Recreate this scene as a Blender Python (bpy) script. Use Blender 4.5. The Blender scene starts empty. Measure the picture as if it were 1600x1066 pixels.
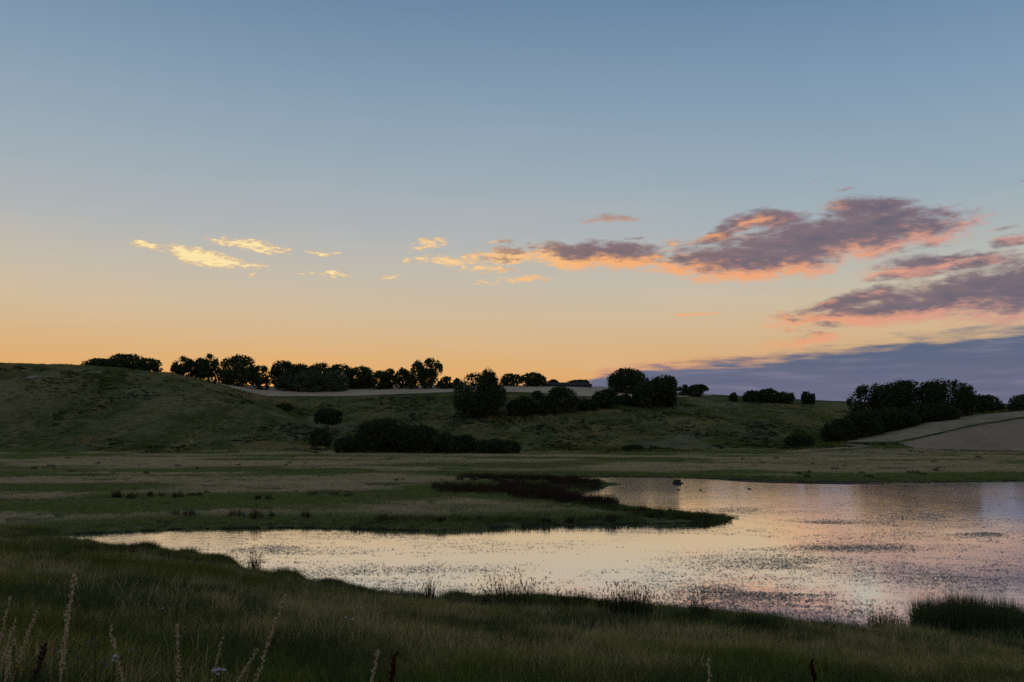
import bpy, math, random
import numpy as np
from mathutils import Vector

# ------------------------------------------------------------------ camera / projection
SC = bpy.context.scene
COL = SC.collection
F = 1244.0                      # focal length in photo pixels (1600 wide)
CAMZ = 7.0                      # eye height above the pond
HOR = 672.0                     # eye-level row of the photo
TH = math.atan((HOR - 533.0) / F)
CT, ST = math.cos(TH), math.sin(TH)

def ray(px, py):
    """photo pixel -> (x/Y, z/Y) of the sight line through it"""
    u = (px - 800.0) / F
    v = (533.0 - py) / F
    d = CT - v * ST
    return u / d, (ST + v * CT) / d

def on_water(px, py, z=0.0):
    a, s = ray(px, py)
    Y = (z - CAMZ) / s
    return a * Y, Y

def zat(px, py, Y):
    a, s = ray(px, py)
    return a * Y, CAMZ + s * Y

cam_d = bpy.data.cameras.new('camera')
cam = bpy.data.objects.new('camera', cam_d)
COL.objects.link(cam)
cam.location = (0, 0, CAMZ)
cam.rotation_euler = (math.pi / 2 + TH, 0, 0)
cam_d.sensor_width = 36.0
cam_d.lens = 36.0 * F / 1600.0
cam_d.clip_start = 0.1
cam_d.clip_end = 20000
SC.camera = cam
SC.view_settings.view_transform = 'Standard'
SC.view_settings.look = 'None'
SC.view_settings.gamma = 1.0
SC.view_settings.exposure = 0.0
SC.view_settings.use_curve_mapping = False
SC.render.engine = 'CYCLES'
SC.cycles.max_bounces = 5
SC.cycles.diffuse_bounces = 2
SC.cycles.glossy_bounces = 2
SC.cycles.transmission_bounces = 3
SC.cycles.transparent_max_bounces = 8
SC.cycles.use_denoising = False

def lin(r, g, b):
    f = lambda c: (c / 255 / 12.92) if c / 255 <= 0.04045 else ((c / 255 + 0.055) / 1.055) ** 2.4
    return (f(r), f(g), f(b), 1.0)

# ------------------------------------------------------------------ node helpers
class NT:
    def __init__(s, tree):
        s.t = tree
    def n(s, kind, **kw):
        nd = s.t.nodes.new(kind)
        for k, v in kw.items():
            setattr(nd, k, v)
        return nd
    def link(s, a, b):
        s.t.links.new(a, b)
    def put(s, sock, v):
        if isinstance(v, bpy.types.NodeSocket):
            s.t.links.new(v, sock)
        else:
            sock.default_value = v
    def math(s, op, a, b=None, c=None, clamp=False):
        nd = s.n('ShaderNodeMath', operation=op)
        nd.use_clamp = clamp
        s.put(nd.inputs[0], a)
        if b is not None: s.put(nd.inputs[1], b)
        if c is not None: s.put(nd.inputs[2], c)
        return nd.outputs[0]
    def vmath(s, op, a, b=None):
        nd = s.n('ShaderNodeVectorMath', operation=op)
        s.put(nd.inputs[0], a)
        if b is not None: s.put(nd.inputs[1], b)
        return nd.outputs[0]
    def mix(s, f, a, b, blend='MIX'):
        nd = s.n('ShaderNodeMix', data_type='RGBA', blend_type=blend)
        s.put(nd.inputs[0], f); s.put(nd.inputs[6], a); s.put(nd.inputs[7], b)
        return nd.outputs[2]
    def smooth(s, v, lo, hi, a=0.0, b=1.0, kind='SMOOTHSTEP'):
        nd = s.n('ShaderNodeMapRange', interpolation_type=kind)
        s.put(nd.inputs[0], v)
        nd.inputs[1].default_value = lo; nd.inputs[2].default_value = hi
        nd.inputs[3].default_value = a; nd.inputs[4].default_value = b
        return nd.outputs[0]
    def ramp(s, v, stops):
        nd = s.n('ShaderNodeValToRGB')
        cr = nd.color_ramp
        while len(cr.elements) < len(stops): cr.elements.new(0.5)
        for e, (p, c) in zip(cr.elements, sorted(stops, key=lambda q: q[0])):
            e.position = p; e.color = c
        s.put(nd.inputs[0], v)
        return nd.outputs[0]
    def noise(s, vec, scale, detail=3.0, rough=0.5, lac=2.0, dist=0.0):
        nd = s.n('ShaderNodeTexNoise')
        if vec is not None: s.put(nd.inputs['Vector'], vec)
        nd.inputs['Scale'].default_value = scale
        nd.inputs['Detail'].default_value = detail
        nd.inputs['Roughness'].default_value = rough
        nd.inputs['Lacunarity'].default_value = lac
        nd.inputs['Distortion'].default_value = dist
        return nd.outputs[0]

# ------------------------------------------------------------------ sky
SUN_AZ, SUN_EL = math.radians(-17.0), math.radians(1.6)

def azel(px, py):
    a, s = ray(px, py)
    az = math.atan2(a, 1.0)
    el = math.atan(s / math.hypot(1.0, a))
    return math.degrees(az), math.degrees(el)

world = bpy.data.worlds.new('World')
SC.world = world
world.use_nodes = True
wt = world.node_tree
wt.nodes.clear()
W = NT(wt)
w_out = W.n('ShaderNodeOutputWorld')
w_bg = W.n('ShaderNodeBackground')
W.link(w_bg.outputs[0], w_out.inputs[0])
gen = W.n('ShaderNodeTexCoord').outputs['Generated']
sep = W.n('ShaderNodeSeparateXYZ'); W.link(gen, sep.inputs[0])
dx, dy, dz = sep.outputs
az = W.math('MULTIPLY', W.math('ARCTAN2', dx, dy), 180 / math.pi)
el = W.math('MULTIPLY', W.math('ARCSINE', dz), 180 / math.pi)
comb = W.n('ShaderNodeCombineXYZ'); W.link(az, comb.inputs[0]); W.link(el, comb.inputs[1])
P = comb.outputs[0]

def elr(py, px=520):          # ramp position of a photo row
    return max(0.0, azel(px, py)[1]) / 90.0
elf = W.math('DIVIDE', W.math('ABSOLUTE', el), 90.0)
front = W.ramp(elf, [
    (0.0, lin(232, 164, 92)), (elr(600), lin(229, 171, 105)), (elr(560), lin(222, 177, 122)),
    (elr(500), lin(211, 187, 152)), (elr(440), lin(199, 189, 171)), (elr(370), lin(179, 183, 183)),
    (elr(290), lin(163, 176, 185)), (elr(165), lin(140, 163, 182)), (elr(0), lin(110, 139, 167)),
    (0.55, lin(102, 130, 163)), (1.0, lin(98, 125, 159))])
right = W.ramp(elf, [
    (0.0, lin(206, 160, 128)), (elr(560), lin(214, 174, 130)), (elr(490), lin(208, 190, 160)),
    (elr(430), lin(186, 188, 180)), (elr(360), lin(161, 177, 186)), (elr(290), lin(148, 171, 186)),
    (elr(165), lin(128, 156, 181)), (elr(0), lin(100, 132, 166)),
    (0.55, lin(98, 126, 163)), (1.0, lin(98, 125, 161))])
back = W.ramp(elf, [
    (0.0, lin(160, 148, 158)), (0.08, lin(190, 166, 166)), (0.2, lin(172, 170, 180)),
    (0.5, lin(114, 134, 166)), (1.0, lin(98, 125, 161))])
daz = W.math('ABSOLUTE', W.math('SUBTRACT', az, math.degrees(SUN_AZ)))
daz = W.math('MINIMUM', daz, W.math('SUBTRACT', 360.0, daz))
c1 = W.mix(W.smooth(daz, 12, 55), front, right)
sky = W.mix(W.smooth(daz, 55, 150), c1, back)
# warm brightening round the place where the sun has gone down
gd = W.math('ADD', W.math('POWER', W.math('DIVIDE', daz, 15.0), 2.0), W.math('POWER', W.math('DIVIDE', el, 2.6), 2.0))
glow = W.math('EXPONENT', W.math('MULTIPLY', gd, -1.0))
sky = W.mix(W.math('MULTIPLY', glow, 0.50), sky, lin(248, 174, 94))
gd2 = W.math('ADD', W.math('POWER', W.math('DIVIDE', daz, 5.5), 2.0), W.math('POWER', W.math('DIVIDE', W.math('SUBTRACT', el, 2.6), 1.5), 2.0))
sky = W.mix(W.math('MULTIPLY', W.math('EXPONENT', W.math('MULTIPLY', gd2, -1.0)), 0.6), sky, lin(255, 172, 74))
# a little of the physical dusk sky on top
nish = W.n('ShaderNodeTexSky', sky_type='NISHITA')
nish.sun_disc = False
nish.sun_elevation = SUN_EL
nish.sun_rotation = SUN_AZ
nish.altitude = 50
nish_c = W.mix(1.0, nish.outputs[0], (0.05, 0.05, 0.05, 1), 'MULTIPLY')
sky = W.mix(0.03, sky, nish_c)

# thin high veils, warm and barely there
vmap = W.n('ShaderNodeMapping'); vmap.inputs['Scale'].default_value = (0.035, 0.30, 1); vmap.inputs['Rotation'].default_value = (0, 0, 0.05)
W.link(P, vmap.inputs[0])
veil = W.noise(vmap.outputs[0], 1.0, 5, 0.6)
veil = W.math('MULTIPLY', W.smooth(veil, 0.45, 0.75), W.smooth(el, 22, 6))
sky = W.mix(W.math('MULTIPLY', veil, 0.20), sky, lin(226, 200, 172))

# ---- clouds: ellipses broken up by noise, lit from the low sun at the left
ELL = [  # px, py, half width, half height, tilt (deg, up to the right), weight
    (236, 388, 44, 7, -8), (318, 402, 62, 15, -8), (398, 385, 66, 11, -5), (388, 418, 42, 6, 0),
    (502, 394, 30, 5, 0), (522, 428, 26, 8, -14), (402, 431, 14, 5, 10), (480, 425, 16, 4, 0),
    (668, 383, 42, 11, 3), (702, 407, 76, 10, 2), (764, 441, 26, 6, 0), (824, 437, 42, 7, 0),
    (756, 420, 52, 8, 0), (620, 435, 26, 5, 0), (775, 378, 30, 4, 0),
    (800, 399, 62, 15, 0), (930, 399, 140, 25, -2), (952, 342, 52, 9, 0), (990, 372, 22, 5, 0),
    (1178, 406, 185, 36, 0), (1290, 375, 235, 40, 3), (1400, 350, 130, 36, -14), (1365, 322, 85, 19, -4),
    (1195, 346, 72, 20, 3), (1115, 368, 50, 13, 8), (1052, 379, 24, 7, 0), (1320, 298, 24, 5, 10), (1275, 281, 22, 5, 15),
    (1588, 377, 44, 12, 0), (1568, 356, 40, 6, 0), (1595, 283, 20, 5, 0),
    (1440, 478, 275, 28, 3), (1600, 450, 220, 56, 4), (1500, 466, 150, 34, 4), (1440, 416, 92, 22, 6), (1520, 408, 60, 14, 0), (1330, 470, 90, 14, 12),
    (1236, 514, 42, 6, 2), (1250, 536, 76, 12, 6), (1080, 492, 50, 4, 0), (1900, 420, 150, 40, 0),
]
grp = bpy.data.node_groups.new('cloud_density', 'ShaderNodeTree')
grp.interface.new_socket('P', in_out='INPUT', socket_type='NodeSocketVector')
grp.interface.new_socket('D', in_out='OUTPUT', socket_type='NodeSocketFloat')
G = NT(grp)
gi = G.n('NodeGroupInput'); go = G.n('NodeGroupOutput')
gp = gi.outputs[0]
wm = G.n('ShaderNodeMapping'); wm.inputs['Scale'].default_value = (0.30, 0.62, 1); G.link(gp, wm.inputs[0])
warp = G.n('ShaderNodeTexNoise'); warp.inputs['Scale'].default_value = 1.0; warp.inputs['Detail'].default_value = 3.0
G.link(wm.outputs[0], warp.inputs['Vector'])
wv = G.vmath('MULTIPLY', G.vmath('SUBTRACT', warp.outputs[1], (0.5, 0.5, 0.5)), (2.6, 0.9, 0.0))
gpw = G.vmath('ADD', gp, wv)
best = None
for (ex, ey, ea, eb, et) in ELL:
    c_az, c_el = azel(ex, ey)
    sx = abs(azel(ex + ea, ey)[0] - azel(ex - ea, ey)[0]) / 2
    sy = abs(azel(ex, ey + eb)[1] - azel(ex, ey - eb)[1]) / 2
    mp = G.n('ShaderNodeMapping', vector_type='TEXTURE')
    mp.inputs['Location'].default_value = (c_az, c_el, 0)
    mp.inputs['Rotation'].default_value = (0, 0, math.radians(et))
    mp.inputs['Scale'].default_value = (sx * 1.25, sy * 1.25, 1)
    G.link(gpw, mp.inputs[0])
    gr = G.n('ShaderNodeTexGradient', gradient_type='SPHERICAL')
    G.link(mp.outputs[0], gr.inputs[0])
    gv = G.math('MULTIPLY', gr.outputs[1], 0.40 if eb < 7 else 0.60 if eb < 13 else 1.0)
    best = gv if best is None else G.math('MAXIMUM', best, gv)
best = G.math('MULTIPLY', G.math('POWER', best, 0.62), 1.0)
nm = G.n('ShaderNodeMapping'); nm.inputs['Scale'].default_value = (0.42, 1.25, 1); nm.inputs['Rotation'].default_value = (0, 0, -0.06); G.link(gpw, nm.inputs[0])
nz = G.noise(nm.outputs[0], 1.0, 7, 0.62)
nm2 = G.n('ShaderNodeMapping'); nm2.inputs['Scale'].default_value = (0.95, 3.0, 1); G.link(gp, nm2.inputs[0])
nz2 = G.noise(nm2.outputs[0], 1.0, 6, 0.60)
den = G.math('ADD', best, G.math('MULTIPLY', G.math('SUBTRACT', nz, 0.5), 1.05))
den = G.math('ADD', den, G.math('MULTIPLY', G.math('SUBTRACT', nz2, 0.5), 0.62))
nm5 = G.n('ShaderNodeMapping'); nm5.inputs['Scale'].default_value = (1.7, 5.2, 1); nm5.inputs['Rotation'].default_value = (0, 0, 0.12); G.link(gp, nm5.inputs[0])
nz5 = G.noise(nm5.outputs[0], 1.0, 5, 0.62)
sg = G.n('ShaderNodeSeparateXYZ'); G.link(gp, sg.inputs[0])
den = G.math('ADD', den, G.math('MULTIPLY', G.math('SUBTRACT', nz5, 0.5), G.smooth(sg.outputs[0], 6, -4, 0.25, 1.5)))
den = G.math('MULTIPLY', den, G.smooth(best, 0.03, 0.30))
G.link(den, go.inputs[0])

def dens(p):
    nd = W.n('ShaderNodeGroup'); nd.node_tree = grp
    W.link(p, nd.inputs[0])
    return nd.outputs[0]
d0 = dens(P)
d1 = dens(W.vmath('ADD', P, (-0.34, -0.68, 0)))
alpha = W.smooth(d0, 0.26, 0.74)
dark = W.smooth(d1, 0.26, 0.72)
dark = W.math('MAXIMUM', dark, W.math('MULTIPLY', W.smooth(el, 13.9, 15.3), 0.75))
dark = W.math('MULTIPLY', dark, W.smooth(az, -10.0, 5.0))
lit_c = W.ramp(W.smooth(az, -30, 35, 0, 1, 'LINEAR'), [
    (0.0, lin(255, 232, 168)), (0.25, lin(255, 230, 170)), (0.42, lin(252, 205, 142)), (0.55, lin(249, 178, 112)),
    (0.72, lin(243, 166, 116)), (0.86, lin(222, 156, 132)), (1.0, lin(196, 150, 142))])
dark_c = W.mix(W.smooth(az, 5, 35), lin(112, 97, 106), lin(92, 92, 112))
dark_c = W.mix(W.smooth(d0, 0.55, 1.2), W.mix(0.40, dark_c, lin(158, 122, 122)), dark_c)
lit_c = W.mix(W.math('MULTIPLY', W.smooth(d0, 0.75, 0.35), W.smooth(az, 6, -8)), lit_c, lin(243, 190, 122))
cloud_c = W.mix(dark, lit_c, dark_c)
sky = W.mix(W.math('MULTIPLY', alpha, 0.94), sky, cloud_c)

# ---- the long slate bank low on the right
b0, b1 = azel(900, 585), azel(1600, 516)
edge = W.smooth(az, b0[0], b1[0], b0[1], b1[1], 'LINEAR')
nm3 = W.n('ShaderNodeMapping'); nm3.inputs['Scale'].default_value = (0.22, 1.6, 1); nm3.inputs['Rotation'].default_value = (0, 0, -0.07); W.link(P, nm3.inputs[0])
nz3 = W.noise(nm3.outputs[0], 1.0, 6, 0.58)
bd = W.math('ADD', W.math('SUBTRACT', edge, el), W.math('MULTIPLY', W.math('SUBTRACT', nz3, 0.5), 2.6))
bd = W.math('SUBTRACT', bd, W.smooth(az, 7.0, 1.0, -0.30, 2.4))
bank_a = W.math('MULTIPLY', W.smooth(bd, -0.25, 0.75), W.smooth(az, 130, 60))
bank_c = W.mix(W.smooth(el, 2.0, 7.0), lin(106, 108, 132), lin(86, 102, 126))
nm4 = W.n('ShaderNodeMapping'); nm4.inputs['Scale'].default_value = (0.14, 1.9, 1); nm4.inputs['Location'].default_value = (3, 7, 0); W.link(P, nm4.inputs[0])
nz4 = W.noise(nm4.outputs[0], 1.0, 5, 0.6)
bank_c = W.mix(W.math('MULTIPLY', W.smooth(nz4, 0.50, 0.70), 0.38), bank_c, lin(142, 136, 152))
bank_c = W.mix(W.math('MULTIPLY', W.smooth(nz4, 0.48, 0.25), 0.4), bank_c, lin(80, 92, 122))
fringe = W.math('MULTIPLY', W.smooth(bd, 0.75, 0.05), W.smooth(az, 26, 8))
bank_c = W.mix(W.math('MULTIPLY', fringe, 0.75), bank_c, lin(238, 158, 112))
sky = W.mix(bank_a, sky, bank_c)
# below the horizon: dark land
sky = W.mix(W.smooth(el, -0.2, -3.0), sky, lin(60, 62, 52))
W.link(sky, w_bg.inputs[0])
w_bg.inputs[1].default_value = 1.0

sun_d = bpy.data.lights.new('sun', 'SUN')
sun_d.energy = 0.5
sun_d.angle = math.radians(0.6)
sun_d.color = (1.0, 0.56, 0.25)
sun = bpy.data.objects.new('sun', sun_d)
COL.objects.link(sun)
sd_ = Vector((math.sin(SUN_AZ) * math.cos(SUN_EL), math.cos(SUN_AZ) * math.cos(SUN_EL), math.sin(SUN_EL)))
sun.rotation_euler = sd_.to_track_quat('Z', 'Y').to_euler()

# ------------------------------------------------------------------ maths helpers
_rs = np.random.RandomState(7)
_perm = _rs.rand(256, 256)
def vnoise(x, y):
    x = np.asarray(x, float); y = np.asarray(y, float)
    xi = np.floor(x).astype(int); yi = np.floor(y).astype(int)
    fx = x - xi; fy = y - yi
    fx = fx * fx * (3 - 2 * fx); fy = fy * fy * (3 - 2 * fy)
    p = lambda i, j: _perm[i & 255, j & 255]
    return (p(xi, yi) * (1 - fx) + p(xi + 1, yi) * fx) * (1 - fy) + (p(xi, yi + 1) * (1 - fx) + p(xi + 1, yi + 1) * fx) * fy
def fbm(x, y, o=4):
    t = 0; amp = 1; tot = 0
    for k in range(o):
        t = t + amp * vnoise(x * 2 ** k + 17.3 * k, y * 2 ** k + 9.1 * k); tot += amp; amp *= 0.5
    return t / tot
def sstep(x, a, b):
    t = np.clip((np.asarray(x, float) - a) / (b - a), 0, 1)
    return t * t * (3 - 2 * t)
def pchip(x, y, q):
    x = np.asarray(x, float); y = np.asarray(y, float); q = np.clip(np.asarray(q, float), x[0], x[-1])
    h = np.diff(x); d = np.diff(y) / h
    m = np.zeros_like(y)
    for i in range(1, len(x) - 1):
        if d[i - 1] * d[i] > 0:
            w1 = 2 * h[i] + h[i - 1]; w2 = h[i] + 2 * h[i - 1]
            m[i] = (w1 + w2) / (w1 / d[i - 1] + w2 / d[i])
    m[0], m[-1] = d[0], d[-1]
    i = np.clip(np.searchsorted(x, q, side='right') - 1, 0, len(x) - 2)
    t = (q - x[i]) / h[i]
    return ((1 + 2 * t) * (1 - t) ** 2 * y[i] + t * (1 - t) ** 2 * h[i] * m[i]
            + t * t * (3 - 2 * t) * y[i + 1] + t * t * (t - 1) * h[i] * m[i + 1])

# ------------------------------------------------------------------ terrain
YN = [235, 265, 300, 335, 370, 410, 460, 520, 800]
HT = {   # photo row at which each column's ground lies at those distances
    -500: [708, 668, 605, 570, 572, 582, 590, 597, 612],
    0:    [708, 676, 622, 580, 568.5, 574, 585, 592, 606],
    130:  [708, 678, 628, 587, 571, 577, 584, 590, 604],
    250:  [708, 682, 640, 602, 583, 584, 587, 590, 604],
    340:  [708, 686, 650, 618, 602, 604, 599, 597.5, 606],
    430:  [708, 691, 664, 645, 634, 624, 611, 604, 610],
    490:  [708, 696, 681, 668, 652, 630, 613, 604, 609],
    530:  [708, 699, 688, 671, 650, 628, 612, 603.5, 608],
    700:  [709, 700, 686, 666, 645, 622, 609, 602, 606],
    800:  [709, 700, 684, 661, 640, 620, 609, 602.5, 607],
    950:  [708, 700, 684, 662, 642, 627, 615, 605.5, 610],
    1050: [706, 699, 684, 663, 645, 631, 620, 613, 618],
    1130: [706, 698, 684, 664, 646, 633, 623, 617.5, 622],
    1250: [704, 696, 684, 666, 650, 638, 628, 624, 629],
    1330: [700, 690, 679, 668, 656, 643, 632, 627.5, 632],
    1450: [693, 671, 657, 655, 653, 646, 636, 630, 635],
    1600: [688, 661, 644, 641, 640, 638, 634, 631, 636],
    2100: [680, 640, 615, 612, 614, 620, 626, 628, 634],
}
_hpx = sorted(HT)
_ha = np.array([ray(p, 650)[0] for p in _hpx])
_yq = np.concatenate([[150, 200], np.linspace(205, 800, 240)])
_tab = []
for p in _hpx:
    zs = [CAMZ + ray(p, r)[1] * Y for r, Y in zip(HT[p], YN)]
    _tab.append(pchip([150, 200, 215] + YN, [0.3, 0.32, 0.32 if p < 1300 else 0.5] + zs, _yq))
_tab = np.array(_tab)
_aq = np.linspace(_ha[0], _ha[-1], 500)
_tab = np.array([pchip(_ha, _tab[:, j], _aq) for j in range(len(_yq))]).T
def hills(a, Y):
    a = np.clip(a, _aq[0], _aq[-1]); Yc = np.clip(Y, _yq[0], _yq[-1])
    fi = (a - _aq[0]) / (_aq[1] - _aq[0]); i = np.clip(fi.astype(int), 0, len(_aq) - 2); fi = fi - i
    j = np.clip(np.searchsorted(_yq, Yc, side='right') - 1, 0, len(_yq) - 2)
    fj = (Yc - _yq[j]) / (_yq[j + 1] - _yq[j])
    z = (_tab[i, j] * (1 - fi) + _tab[i + 1, j] * fi) * (1 - fj) + (_tab[i, j + 1] * (1 - fi) + _tab[i + 1, j + 1] * fi) * fj
    return z - np.clip(Y - 800, 0, None) * 0.02

NEAR = [(52, 841), (105, 846), (150, 856), (185, 863), (235, 872), (290, 878), (340, 883), (362, 887), (366, 899), (400, 906),
        (440, 909), (490, 921), (540, 930), (600, 938), (680, 945), (750, 948), (800, 949), (880, 953), (940, 959),
        (1000, 963), (1100, 968), (1200, 978), (1300, 990), (1380, 1000), (1450, 1005), (1530, 1010), (1600, 1014), (1800, 1034), (2200, 1070)]
FAR = [(2600, 751), (1900, 751), (1600, 752), (1450, 754), (1250, 752.5), (1150, 749.5), (1060, 746.5), (980, 745.5), (900, 745), (820, 743.5), (700, 743),
       (702, 744.5), (800, 747), (880, 749), (925, 753), (948, 754.5), (970, 757), (950, 759), (925, 764), (905, 769), (882, 776), (900, 783), (940, 788),
       (985, 794), (1030, 799), (1080, 803), (1120, 807), (1157, 809), (1125, 815), (1050, 819), (960, 820), (850, 821), (760, 826), (680, 830),
       (560, 827), (450, 825), (300, 827), (200, 831), (130, 835), (85, 837)]
POLY = [on_water(*p) for p in NEAR] + [on_water(*p) for p in FAR]
# wobble the outline so it is not made of straight runs
_pp = []
for i in range(len(POLY)):
    p, q = np.array(POLY[i]), np.array(POLY[(i + 1) % len(POLY)])
    L = np.hypot(*(q - p)); n = int(np.clip(L / 1.6, 1, 6))
    for k in range(n):
        t = k / n
        v = p + (q - p) * t
        if k: v = v + (np.array([vnoise(v[0] * .8, v[1] * .8), vnoise(v[0] * .8 + 50, v[1] * .8 + 9)]) - .5) * min(0.5, L * .12)
        _pp.append(v)
POLYA = np.array(_pp)

def shore_sd(x, y):
    """signed distance to the shoreline, negative in the water"""
    x = np.ravel(x); y = np.ravel(y)
    out = np.empty(len(x))
    A = POLYA; B = np.roll(A, -1, 0); D = B - A; L2 = (D ** 2).sum(1) + 1e-9
    for s in range(0, len(x), 20000):
        X = x[s:s + 20000, None]; Yv = y[s:s + 20000, None]
        t = np.clip(((X - A[:, 0]) * D[:, 0] + (Yv - A[:, 1]) * D[:, 1]) / L2, 0, 1)
        d = np.sqrt((X - A[:, 0] - t * D[:, 0]) ** 2 + (Yv - A[:, 1] - t * D[:, 1]) ** 2).min(1)
        cr = ((A[:, 1] > Yv) != (B[:, 1] > Yv)) & (X < D[:, 0] * (Yv - A[:, 1]) / (np.where(D[:, 1] == 0, 1e-9, D[:, 1])) + A[:, 0])
        ins = cr.sum(1) % 2 == 1
        out[s:s + 20000] = np.where(ins, -d, d)
    return out
_nw = np.array([on_water(*p) for p in NEAR])
_na = _nw[:, 0] / _nw[:, 1]
def dnear(a):
    return np.interp(a, _na, _nw[:, 1])

def terrain(x, y, sd=None):
    x = np.atleast_1d(np.asarray(x, float)); y = np.atleast_1d(np.asarray(y, float))
    if sd is None:
        sd = np.full(len(x), 50.0)
        m = (y > 5) & (y < 160)
        if m.any(): sd[m] = shore_sd(x[m], y[m])
    a = x / np.maximum(y, 6.0)
    Dn = dnear(a)
    t = np.clip(1 - y / Dn, 0, 1.4)
    bank = 5.0 * t ** 1.05
    bumps = (fbm(x * .35, y * .35, 3) - .5) * .34 + (fbm(x * 1.3, y * 1.3, 2) - .5) * .10
    land = 0.16 + 0.16 * (1 - np.exp(-np.clip(sd, 0, 60) / 3.0)) + bank + bumps * sstep(sd, 0.2, 3) * np.where(t > 0, 1, .45)
    land = np.maximum(land, 0.08)
    near = np.where(sd > 0, land * np.clip(sd / 0.6, 0, 1), np.maximum(-0.6, sd * 0.35))
    far = hills(a, y) + (fbm(x * .04, y * .04, 4) - .5) * 0.9 * sstep(y, 235, 330) * (1 - .75 * sstep(y, 430, 520)) + (fbm(x * .3, y * .3, 3) - .5) * .3
    w = sstep(y, 160, 215)
    return near * (1 - w) + far * w
def tz(x, y):
    return float(terrain([x], [y])[0])

# ------------------------------------------------------------------ object helpers
def tag(o, label=None, cat=None, group=None, kind=None):
    if label: o['label'] = label
    if cat: o['category'] = cat
    if group: o['group'] = group
    if kind: o['kind'] = kind
    return o

def mesh_obj(name, V, faces, mat, parent=None, attrs=None, smooth=False, link=True):
    """V (n,3); faces: list of int arrays of shape (k,3) or (k,4)"""
    me = bpy.data.meshes.new(name)
    V = np.asarray(V, np.float32)
    faces = [np.asarray(f, np.int32) for f in faces if len(f)]
    me.vertices.add(len(V)); me.vertices.foreach_set('co', V.ravel())
    li = np.concatenate([f.ravel() for f in faces])
    sizes = np.concatenate([np.full(len(f), f.shape[1], np.int32) for f in faces])
    me.loops.add(len(li)); me.loops.foreach_set('vertex_index', li)
    me.polygons.add(len(sizes))
    me.polygons.foreach_set('loop_start', np.concatenate([[0], np.cumsum(sizes)[:-1]]).astype(np.int32))
    me.polygons.foreach_set('loop_total', sizes)
    if smooth: me.polygons.foreach_set('use_smooth', np.ones(len(sizes), bool))
    for k, v in (attrs or {}).items():
        at = me.attributes.new(k, 'FLOAT', 'POINT'); at.data.foreach_set('value', np.asarray(v, np.float32))
    me.update(calc_edges=True)
    me.materials.append(mat)
    o = bpy.data.objects.new(name, me)
    if link: COL.objects.link(o)
    if parent is not None: o.parent = parent
    return o

def empty(name, loc, rz=0.0):
    o = bpy.data.objects.new(name, None)
    o.empty_display_size = 0.3
    COL.objects.link(o); o.location = loc; o.rotation_euler = (0, 0, rz)
    return o

def tube(pts, rad, n=7):
    """tapered tube round a polyline -> V, quads"""
    pts = [np.array(p, float) for p in pts]
    V, Fq = [], []
    for i, p in enumerate(pts):
        d = pts[min(i + 1, len(pts) - 1)] - pts[max(i - 1, 0)]
        d = d / (np.linalg.norm(d) + 1e-9)
        u = np.cross(d, [0.13, 1, 0.07]); u /= np.linalg.norm(u) + 1e-9
        w = np.cross(d, u)
        for k in range(n):
            t = 2 * math.pi * k / n
            V.append(p + rad[i] * (math.cos(t) * u + math.sin(t) * w))
    for i in range(len(pts) - 1):
        for k in range(n):
            a, b = i * n + k, i * n + (k + 1) % n
            Fq.append((a, b, b + n, a + n))
    return np.array(V), np.array(Fq)

def merge(parts):
    V, Q, off = [], [], 0
    for v, q in parts:
        V.append(v); Q.append(np.asarray(q) + off); off += len(v)
    return np.concatenate(V), np.concatenate(Q)

# ------------------------------------------------------------------ materials
def new_mat(name):
    m = bpy.data.materials.new(name); m.use_nodes = True
    m.node_tree.nodes.clear()
    T = NT(m.node_tree)
    out = T.n('ShaderNodeOutputMaterial')
    return m, T, out
def principled(T, out, col, rough=0.9, spec=0.2):
    b = T.n('ShaderNodeBsdfPrincipled')
    T.put(b.inputs['Base Color'], col); T.put(b.inputs['Roughness'], rough)
    b.inputs['Specular IOR Level'].default_value = spec
    T.link(b.outputs[0], out.inputs[0])
    return b
def leaf_mat(name, c0, c1, trans=0.25):
    m, T, out = new_mat(name)
    pos = T.n('ShaderNodeNewGeometry').outputs['Position']
    at = T.n('ShaderNodeAttribute', attribute_name='tint')
    n = T.noise(pos, 0.35, 2)
    f = T.math('ADD', T.math('MULTIPLY', at.outputs['Fac'], 0.65), T.math('MULTIPLY', n, 0.4))
    col = T.mix(T.smooth(f, 0.15, 0.95), c0, c1)
    d = T.n('ShaderNodeBsdfDiffuse'); T.link(col, d.inputs[0])
    t = T.n('ShaderNodeBsdfTranslucent'); T.link(col, t.inputs[0])
    mx = T.n('ShaderNodeMixShader'); mx.inputs[0].default_value = trans
    T.link(d.outputs[0], mx.inputs[1]); T.link(t.outputs[0], mx.inputs[2]); T.link(mx.outputs[0], out.inputs[0])
    return m
def grass_mat(name, green0, green1, straw, trans=0.3):
    """hue (per tuft) runs from green to straw, tint varies blade by blade"""
    m, T, out = new_mat(name)
    hue = T.n('ShaderNodeAttribute', attribute_name='hue', attribute_type='INSTANCER').outputs['Fac']
    tint = T.n('ShaderNodeAttribute', attribute_name='tint').outputs['Fac']
    g = T.mix(tint, green0, green1)
    f = T.math('ADD', hue, T.math('MULTIPLY', T.math('SUBTRACT', tint, 0.5), 0.7), clamp=True)
    col = T.mix(f, g, straw)
    d = T.n('ShaderNodeBsdfDiffuse'); T.link(col, d.inputs[0])
    t = T.n('ShaderNodeBsdfTranslucent'); T.link(col, t.inputs[0])
    mx = T.n('ShaderNodeMixShader'); mx.inputs[0].default_value = trans
    T.link(d.outputs[0], mx.inputs[1]); T.link(t.outputs[0], mx.inputs[2]); T.link(mx.outputs[0], out.inputs[0])
    return m

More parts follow.
